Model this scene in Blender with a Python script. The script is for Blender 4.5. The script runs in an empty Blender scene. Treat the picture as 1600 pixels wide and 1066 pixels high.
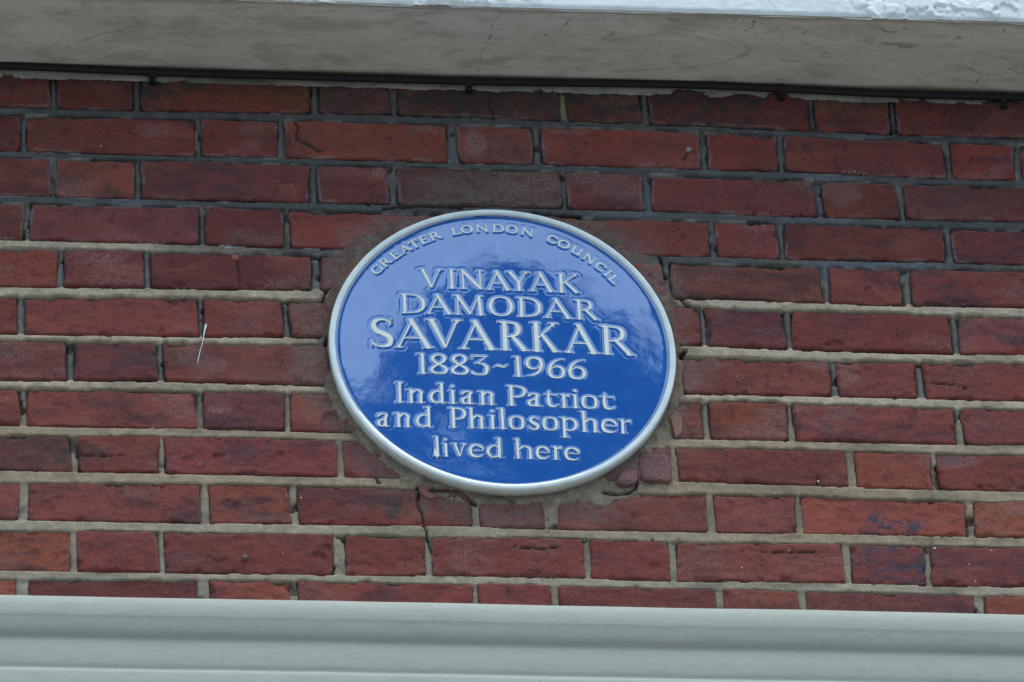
import bpy, math, random
import numpy as np
from mathutils import Matrix, Vector
sc = bpy.context.scene
COL = sc.collection
rng = np.random.default_rng(7)
random.seed(7)

# ------------------------------------------------------------------ camera
cam_d = bpy.data.cameras.new('camera'); cam = bpy.data.objects.new('camera', cam_d); COL.objects.link(cam)
yaw, pit, roll = 0.13726381, 0.63709794, -0.05871446
F = np.array([math.sin(yaw)*math.cos(pit), math.cos(yaw)*math.cos(pit), math.sin(pit)])
Rt = np.array([math.cos(yaw), -math.sin(yaw), 0.0]); Up = np.cross(Rt, F)
r_ = math.cos(roll)*Rt + math.sin(roll)*Up; u_ = -math.sin(roll)*Rt + math.cos(roll)*Up
M = Matrix(((r_[0], u_[0], -F[0], -0.98399445), (r_[1], u_[1], -F[1], -7.26859502), (r_[2], u_[2], -F[2], -5.39686377), (0, 0, 0, 1)))
cam.matrix_world = M
cam_d.sensor_width = 36; cam_d.lens = 230.01
cam_d.clip_start = 0.1; cam_d.clip_end = 1000
cam_d.dof.use_dof = True; cam_d.dof.focus_distance = 9.09; cam_d.dof.aperture_fstop = 11
sc.camera = cam

# ------------------------------------------------------------------ light: bright even cloud
SUN_EL, SUN_AZ = math.radians(68), math.radians(140)       # veiled sun, high over the street, to the right
w = bpy.data.worlds.new('World'); sc.world = w; w.use_nodes = True
nt = w.node_tree; bg = nt.nodes['Background']
sky = nt.nodes.new('ShaderNodeTexSky'); sky.sky_type = 'NISHITA'; sky.sun_disc = False
sky.sun_elevation = SUN_EL; sky.sun_rotation = SUN_AZ; sky.air_density = 1.0; sky.dust_density = 2.6; sky.ozone_density = 1.0
veil = nt.nodes.new('ShaderNodeMix'); veil.data_type = 'RGBA'; veil.inputs[0].default_value = 0.86     # an even sheet of bright cloud over the blue
veil.inputs[7].default_value = (6.5, 8.9, 11.1, 1.0)
nt.links.new(sky.outputs[0], veil.inputs[6]); nt.links.new(veil.outputs[2], bg.inputs[0]); bg.inputs[1].default_value = 0.108
sd = bpy.data.lights.new('sun', 'SUN'); sd.energy = 1.5; sd.angle = math.radians(35); sd.color = (1.0, 0.98, 0.95)
so = bpy.data.objects.new('sun', sd); COL.objects.link(so)
sdir = Vector((math.sin(SUN_AZ)*math.cos(SUN_EL), math.cos(SUN_AZ)*math.cos(SUN_EL), math.sin(SUN_EL)))
so.rotation_euler = sdir.to_track_quat('Z', 'Y').to_euler()
sc.view_settings.view_transform = 'Standard'; sc.view_settings.look = 'None'
sc.view_settings.gamma = 1.0; sc.view_settings.use_curve_mapping = False
sc.view_settings.exposure = 0.38

# ------------------------------------------------------------------ helpers
def link(o, parent=None):
    COL.objects.link(o)
    if parent is not None: o.parent = parent
    return o
def tag(o, label=None, cat=None, group=None, kind=None):
    if label: o['label'] = label
    if cat: o['category'] = cat
    if group: o['group'] = group
    if kind: o['kind'] = kind
    return o
def empty(name, loc=(0, 0, 0)):
    o = bpy.data.objects.new(name, None); o.location = loc; o.empty_display_size = 0.05
    return link(o)
def mesh(name, V, Fc, smooth=True, attrs=None, cols=None):
    V = np.asarray(V, dtype=np.float32)
    me = bpy.data.meshes.new(name)
    if isinstance(Fc, np.ndarray):
        n, k = Fc.shape
        me.vertices.add(len(V)); me.vertices.foreach_set('co', V.ravel())
        me.loops.add(n*k); me.loops.foreach_set('vertex_index', Fc.astype(np.int32).ravel())
        me.polygons.add(n); me.polygons.foreach_set('loop_start', np.arange(0, n*k, k, dtype=np.int32))
        me.update(calc_edges=True)
    else:
        me.from_pydata([tuple(map(float, v)) for v in V], [], Fc)
    me.validate()
    me.polygons.foreach_set('use_smooth', np.full(len(me.polygons), smooth))
    for k, a in (attrs or {}).items():
        at = me.attributes.new(k, 'FLOAT', 'POINT'); at.data.foreach_set('value', np.asarray(a, dtype=np.float32).ravel())
    for k, a in (cols or {}).items():
        at = me.attributes.new(k, 'FLOAT_COLOR', 'POINT')
        c = np.ones((len(V), 4), dtype=np.float32); c[:, :3] = a; at.data.foreach_set('color', c.ravel())
    me.update()
    return me
def obj(name, me, mat, parent=None, loc=(0, 0, 0)):
    if mat and not me.materials: me.materials.append(mat)
    o = bpy.data.objects.new(name, me); o.location = loc
    return link(o, parent)
def gridfaces(nx, nz, keep=None, flip=False):
    i, j = np.meshgrid(np.arange(nx-1), np.arange(nz-1), indexing='ij')
    a = (i*nz + j).ravel(); q = np.stack([a, a+nz, a+nz+1, a+1], 1)
    if keep is not None: q = q[keep.ravel()]
    return q[:, ::-1] if flip else q
_lat = np.random.default_rng(11).random((512, 512)).astype(np.float32)
def vnoise(x, y, seed=0):
    x = np.asarray(x, dtype=np.float64)+seed*37.31; y = np.asarray(y, dtype=np.float64)+seed*91.17
    xi = np.floor(x).astype(int); yi = np.floor(y).astype(int); fx = x-xi; fy = y-yi
    fx = fx*fx*(3-2*fx); fy = fy*fy*(3-2*fy)
    g = lambda a, b: _lat[a % 512, b % 512]
    return (g(xi, yi)*(1-fx)+g(xi+1, yi)*fx)*(1-fy)+(g(xi, yi+1)*(1-fx)+g(xi+1, yi+1)*fx)*fy - 0.5
def fbm(x, y, s, seed=0, oct=4, gain=0.5):
    """x, y in metres, s = feature size in metres; about -0.5..0.5"""
    o = 0; a = 1.0; t = 0
    for k in range(oct):
        o = o + a*vnoise(np.asarray(x)/s*2**k, np.asarray(y)/s*2**k, seed+k*3); t += a; a *= gain
    return o/t*1.4
def sstep(a, b, x):
    t = np.clip((x-a)/(b-a), 0, 1); return t*t*(3-2*t)
def polydist(x, y, pts):
    d = np.full(np.shape(x), 1e9)
    for (x0, y0), (x1, y1) in zip(pts[:-1], pts[1:]):
        dx, dy = x1-x0, y1-y0; t = np.clip(((x-x0)*dx+(y-y0)*dy)/(dx*dx+dy*dy+1e-12), 0, 1)
        d = np.minimum(d, np.hypot(x-x0-t*dx, y-y0-t*dy))
    return d

# ------------------------------------------------------------------ materials
class NT:
    def __init__(s, name):
        s.m = bpy.data.materials.new(name); s.m.use_nodes = True; s.t = s.m.node_tree
        s.b = s.t.nodes['Principled BSDF']
    def n(s, typ, **kw):
        nd = s.t.nodes.new('ShaderNode'+typ)
        for k, v in kw.items():
            if k.startswith('in_'): nd.inputs[k[3:].replace('_', ' ')].default_value = v
            else: setattr(nd, k, v)
        return nd
    def l(s, a, b): s.t.links.new(a, b)
    def pos(s, scale=(1, 1, 1), rnd=False):
        g = s.n('NewGeometry'); mp = s.n('VectorMath', operation='MULTIPLY'); s.l(g.outputs['Position'], mp.inputs[0]); mp.inputs[1].default_value = scale
        out = mp.outputs[0]
        if rnd:
            oi = s.n('ObjectInfo'); mu = s.n('Math', operation='MULTIPLY'); mu.inputs[1].default_value = 17.0; s.l(oi.outputs['Random'], mu.inputs[0])
            ad = s.n('VectorMath', operation='ADD'); s.l(out, ad.inputs[0]); s.l(mu.outputs[0], ad.inputs[1]); out = ad.outputs[0]
        return out
    def noise(s, vec, scale, detail=4, rough=0.55, dist=0.0):
        n = s.n('TexNoise'); n.inputs['Scale'].default_value = scale; n.inputs['Detail'].default_value = detail
        n.inputs['Roughness'].default_value = rough; n.inputs['Distortion'].default_value = dist
        if vec is not None: s.l(vec, n.inputs['Vector'])
        return n.outputs['Fac']
    def ramp(s, fac, a, b, va=0.0, vb=1.0, smooth=True):
        m = s.n('MapRange'); m.interpolation_type = 'SMOOTHSTEP' if smooth else 'LINEAR'
        m.inputs['From Min'].default_value = a; m.inputs['From Max'].default_value = b
        m.inputs['To Min'].default_value = va; m.inputs['To Max'].default_value = vb
        s.l(fac, m.inputs['Value']); return m.outputs[0]
    def attr(s, name): return s.n('Attribute', attribute_name=name)
    def math(s, op, a, b=None):
        m = s.n('Math', operation=op)
        for i, v in enumerate((a, b)):
            if v is None: continue
            if isinstance(v, (int, float)): m.inputs[i].default_value = v
            else: s.l(v, m.inputs[i])
        return m.outputs[0]
    def mix(s, fac, a, b, mode='MIX'):
        m = s.n('Mix', data_type='RGBA', blend_type=mode)
        for sock, v in ((m.inputs[0], fac), (m.inputs[6], a), (m.inputs[7], b)):
            if isinstance(v, (int, float)): sock.default_value = v
            elif isinstance(v, tuple): sock.default_value = (*v, 1.0) if len(v) == 3 else v
            else: s.l(v, sock)
        return m.outputs[2]
    def bump(s, h, dist, strength=1.0, prev=None):
        b = s.n('Bump'); b.inputs['Distance'].default_value = dist; b.inputs['Strength'].default_value = strength
        s.l(h, b.inputs['Height'])
        if prev is not None: s.l(prev, b.inputs['Normal'])
        return b.outputs[0]
    def done(s, col, rough=0.8, normal=None, spec=0.3, coat=None):
        if isinstance(col, tuple): s.b.inputs['Base Color'].default_value = (*col, 1)
        else: s.l(col, s.b.inputs['Base Color'])
        if isinstance(rough, (int, float)): s.b.inputs['Roughness'].default_value = rough
        else: s.l(rough, s.b.inputs['Roughness'])
        s.b.inputs['Specular IOR Level'].default_value = spec
        if normal is not None: s.l(normal, s.b.inputs['Normal'])
        if coat: s.b.inputs['Coat Weight'].default_value = coat[0]; s.b.inputs['Coat Roughness'].default_value = coat[1]
        return s.m

def brick_material():
    s = NT('brick_red')
    p = s.pos((1, 1, 1), True); ps = s.pos((0.6, 1, 1.6), True)
    oi = s.n('ObjectInfo')
    big = s.noise(ps, 22, 5, 0.6, 0.4); mid = s.noise(p, 70, 5, 0.65, 0.6); fine = s.noise(p, 520, 3, 0.7)
    grit = s.noise(p, 1500, 2, 0.6)
    c = oi.outputs['Color']
    r1 = s.math('FRACT', s.math('MULTIPLY', oi.outputs['Random'], 7.13)); r2 = s.math('FRACT', s.math('MULTIPLY', oi.outputs['Random'], 13.7)); r3 = s.math('FRACT', s.math('MULTIPLY', oi.outputs['Random'], 29.1))
    c = s.mix(s.math('MULTIPLY', s.ramp(big, 0.46, 0.70), s.ramp(r1, 0.0, 1.0, 0.3, 1.0)), c, (0.085, 0.036, 0.042))
    o2 = s.noise(ps, 13, 4, 0.55, 0.8)
    c = s.mix(s.math('MULTIPLY', s.ramp(o2, 0.48, 0.72), s.ramp(r2, 0.1, 1.0, 0.05, 0.75)), c, (0.285, 0.080, 0.050))
    c = s.mix(s.math('MULTIPLY', s.ramp(mid, 0.52, 0.74), 0.75), c, (0.060, 0.026, 0.028))
    # wind-blown grey film
    f2 = s.noise(ps, 9, 6, 0.62, 1.2)
    c = s.mix(s.math('MULTIPLY', s.math('MULTIPLY', s.ramp(f2, 0.46, 0.72), s.ramp(s.noise(p, 210, 4, 0.75), 0.40, 0.62)), s.ramp(r3, 0.3, 1.0, 0.05, 0.60)), c, (0.27, 0.180, 0.165))
    pits = s.math('MULTIPLY', s.ramp(s.noise(p, 330, 3, 0.6), 0.64, 0.72), s.ramp(s.noise(p, 28, 3), 0.46, 0.60))
    c = s.mix(s.math('MULTIPLY', pits, 0.8), c, (0.03, 0.014, 0.014))
    val = s.ramp(fine, 0.25, 0.75, 0.58, 1.38, False); cv = s.n('CombineColor'); [s.l(val, cv.inputs[i]) for i in range(3)]
    c = s.mix(1.0, c, cv.outputs[0], 'MULTIPLY')
    val = s.ramp(grit, 0.3, 0.7, 0.82, 1.18, False); cv = s.n('CombineColor'); [s.l(val, cv.inputs[i]) for i in range(3)]
    c = s.mix(1.0, c, cv.outputs[0], 'MULTIPLY')
    # drag creases
    cr = s.noise(s.pos((0.55, 1, 1.5), True), 120, 4, 0.6, 1.6)
    ridge = s.math('ABSOLUTE', s.math('SUBTRACT', cr, 0.5))
    crease = s.math('MULTIPLY', s.ramp(ridge, 0.0, 0.032, 1.0, 0.0), s.ramp(s.noise(p, 17, 3), 0.46, 0.58))
    c = s.mix(s.math('MULTIPLY', crease, 0.72), c, (0.035, 0.018, 0.018))
    # attributes: pale lime bloom, soot, moss, paint stain
    n3 = s.noise(p, 420, 5, 0.8, 0.4)
    pale = s.math('MULTIPLY', s.attr('pale').outputs['Fac'], s.ramp(n3, 0.42, 0.64))
    c = s.mix(s.math('MULTIPLY', pale, 0.92), c, (0.33, 0.265, 0.245))
    film = s.math('MULTIPLY', s.attr('film').outputs['Fac'], s.ramp(s.noise(p, 130, 5, 0.75, 0.4), 0.34, 0.62))
    c = s.mix(film, c, (0.175, 0.130, 0.110))
    soot = s.math('MULTIPLY', s.attr('soot').outputs['Fac'], s.ramp(s.noise(p, 60, 5, 0.7), 0.30, 0.62))
    c = s.mix(soot, c, (0.045, 0.042, 0.038))
    moss = s.math('MULTIPLY', s.attr('moss').outputs['Fac'], s.ramp(s.noise(p, 95, 5, 0.75), 0.42, 0.62))
    c = s.mix(moss, c, (0.10, 0.085, 0.025))
    st = s.math('MULTIPLY', s.attr('stain').outputs['Fac'], s.ramp(s.noise(p, 95, 7, 0.78, 0.9), 0.44, 0.58))
    c = s.mix(st, c, (0.047, 0.050, 0.078))
    # white specks
    vo = s.n('TexVoronoi'); s.l(p, vo.inputs['Vector']); vo.inputs['Scale'].default_value = 62
    sp = s.math('LESS_THAN', vo.outputs['Distance'], 0.055)
    c = s.mix(s.math('MULTIPLY', sp, s.ramp(s.noise(p, 30, 2), 0.62, 0.66)), c, (0.5, 0.42, 0.40))
    nb = s.bump(crease, 0.0026, -1.0); nb = s.bump(pits, 0.0010, -0.8, nb); nb = s.bump(mid, 0.0030, 0.7, nb); nb = s.bump(fine, 0.0010, 0.9, nb); nb = s.bump(grit, 0.0003, 0.7, nb)
    return s.done(c, 0.82, nb, 0.25)

def mortar_material():
    s = NT('mortar'); p = s.pos()
    c = s.attr('col').outputs['Color']
    g = s.noise(p, 900, 2, 0.7); m = s.noise(p, 60, 5, 0.65)
    v = s.ramp(g, 0.3, 0.7, 0.50, 1.5, False); cv = s.n('CombineColor'); [s.l(v, cv.inputs[i]) for i in range(3)]
    c = s.mix(1.0, c, cv.outputs[0], 'MULTIPLY')
    v = s.ramp(m, 0.3, 0.72, 1.18, 0.70, False); cv = s.n('CombineColor'); [s.l(v, cv.inputs[i]) for i in range(3)]
    c = s.mix(1.0, c, cv.outputs[0], 'MULTIPLY')
    vo = s.n('TexVoronoi'); s.l(p, vo.inputs['Vector']); vo.inputs['Scale'].default_value = 340
    sp = s.math('MULTIPLY', s.math('LESS_THAN', vo.outputs['Distance'], 0.16), s.math('GREATER_THAN', s.noise(p, 200, 1), 0.60))
    c = s.mix(s.math('MULTIPLY', sp, 0.6), c, (0.62, 0.60, 0.55))
    nb = s.bump(m, 0.002, 0.5); nb = s.bump(g, 0.0007, 0.9, nb)
    return s.done(c, 0.9, nb, 0.2)

def plaster_material(name, base, dirt, amt, cracks=False):
    s = NT(name); p = s.pos((1, 1, 1))
    ps = s.pos((0.45, 1.3, 1.3))
    a = s.noise(ps, 15, 8, 0.74, 0.6); b = s.noise(ps, 70, 6, 0.75, 0.3); g = s.noise(p, 420, 3, 0.6)
    c = s.mix(s.math('MULTIPLY', s.ramp(a, 0.38, 0.70), amt), base, dirt)
    c = s.mix(s.math('MULTIPLY', s.ramp(b, 0.50, 0.74), amt*0.9), c, tuple(v*0.62 for v in dirt))
    v = s.ramp(g, 0.3, 0.7, 0.92, 1.08, False); cv = s.n('CombineColor'); [s.l(v, cv.inputs[i]) for i in range(3)]
    c = s.mix(1.0, c, cv.outputs[0], 'MULTIPLY')
    # pin-point dirt
    vo = s.n('TexVoronoi'); s.l(ps, vo.inputs['Vector']); vo.inputs['Scale'].default_value = 75
    sp = s.math('MULTIPLY', s.ramp(vo.outputs['Distance'], 0.05, 0.13, 1.0, 0.0), s.ramp(s.noise(p, 14, 3), 0.53, 0.66))
    c = s.mix(s.math('MULTIPLY', sp, 0.7 if cracks else 0.25), c, tuple(v*0.22 for v in dirt))
    if cracks:
        c = s.mix(s.attr('grime').outputs['Fac'], c, (0.25, 0.215, 0.165))
        c = s.mix(s.attr('algae').outputs['Fac'], c, (0.36, 0.37, 0.22))
        c = s.mix(s.attr('crack').outputs['Fac'], c, (0.055, 0.05, 0.042))
    nb = s.bump(b, 0.0012, 0.6); nb = s.bump(g, 0.0003, 0.6, nb)
    return s.done(c, 0.62, nb, 0.35)

def simple(name, col, rough=0.6, spec=0.4, var=0.12, scale=80):
    s = NT(name); p = s.pos(); n = s.noise(p, scale, 4, 0.6)
    v = s.ramp(n, 0.3, 0.7, 1-var, 1+var, False); cv = s.n('CombineColor'); [s.l(v, cv.inputs[i]) for i in range(3)]
    c = s.mix(1.0, col, cv.outputs[0], 'MULTIPLY')
    return s.done(c, rough, s.bump(n, 0.0005, 0.4), spec)

def glaze_blue():
    s = NT('blue_glaze'); p = s.pos()
    a = s.noise(p, 26, 5, 0.6); f = s.noise(p, 240, 4, 0.75); 
    c = s.mix(s.ramp(a, 0.35, 0.7), (0.020, 0.120, 0.46), (0.028, 0.150, 0.52))
    # reflected-sky halo painted round the raised letters; glaze pools darker beside the rim
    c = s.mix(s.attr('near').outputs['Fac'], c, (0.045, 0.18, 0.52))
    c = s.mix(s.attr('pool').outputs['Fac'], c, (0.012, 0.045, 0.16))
    # lime scum specks
    sc_ = s.math('MULTIPLY', s.ramp(f, 0.60, 0.74), s.ramp(s.noise(p, 22, 5, 0.7), 0.50, 0.68))
    c = s.mix(s.math('MULTIPLY', sc_, 0.42), c, (0.17, 0.33, 0.66))
    nb = s.bump(s.noise(p, 75, 4, 0.6, 0.5), 0.00010, 0.22); nb = s.bump(s.noise(p, 330, 4, 0.75), 0.00002, 0.5, nb)
    ro = s.ramp(s.noise(p, 45, 4), 0.4, 0.7, 0.015, 0.04)
    s.b.inputs['IOR'].default_value = 1.95
    return s.done(c, ro, nb, 0.85)

def glaze_cream():
    s = NT('cream_glaze'); p = s.pos(); n = s.noise(p, 130, 4, 0.6)
    c = s.mix(s.ramp(n, 0.35, 0.7), (0.84, 0.84, 0.76), (0.76, 0.77, 0.70))
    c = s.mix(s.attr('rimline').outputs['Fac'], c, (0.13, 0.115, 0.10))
    return s.done(c, 0.22, s.bump(n, 0.0003, 0.35), 0.5)

M_BRICK, M_MORTAR, M_BLUE, M_CREAM = brick_material(), mortar_material(), glaze_blue(), glaze_cream()
def rim_material():
    s = NT('rim_glaze'); p = s.pos(); n = s.noise(p, 40, 6, 0.7); f = s.noise(p, 330, 3, 0.6)
    c = s.mix(s.ramp(n, 0.40, 0.72), (0.76, 0.81, 0.80), (0.64, 0.70, 0.69))
    c = s.mix(s.math('MULTIPLY', s.ramp(f, 0.62, 0.78), 0.35), c, (0.46, 0.46, 0.40))
    c = s.mix(s.math('MULTIPLY', s.attr('dirt').outputs['Fac'], s.ramp(n, 0.2, 0.6, 0.45, 1.0)), c, (0.20, 0.19, 0.155))
    return s.done(c, 0.22, s.bump(n, 0.0006, 0.4), 0.5)
M_RIM = rim_material()
M_SOFFIT = plaster_material('soffit_paint', (0.69, 0.655, 0.58), (0.50, 0.455, 0.375), 0.65, True)
M_FASCIA = plaster_material('fascia_paint', (0.80, 0.81, 0.80), (0.62, 0.64, 0.64), 0.35)
M_CORNICE = plaster_material('cornice_paint', (0.41, 0.42, 0.36), (0.365, 0.375, 0.31), 0.35)
M_STRIP = plaster_material('paint_strip', (0.36, 0.34, 0.28), (0.13, 0.12, 0.085), 1.0)
M_BLACK = simple('black_rubber', (0.012, 0.012, 0.014), 0.55, 0.3)
M_RUST = simple('rusty_steel', (0.16, 0.10, 0.07), 0.5, 0.5, 0.4, 400)
M_STEEL = simple('dull_steel', (0.30, 0.28, 0.25), 0.4, 0.5, 0.3, 400)
M_WHITE = simple('white_spot', (0.78, 0.78, 0.80), 0.5)
M_PINK = simple('pink_plastic', (0.34, 0.10, 0.085), 0.8)

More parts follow.
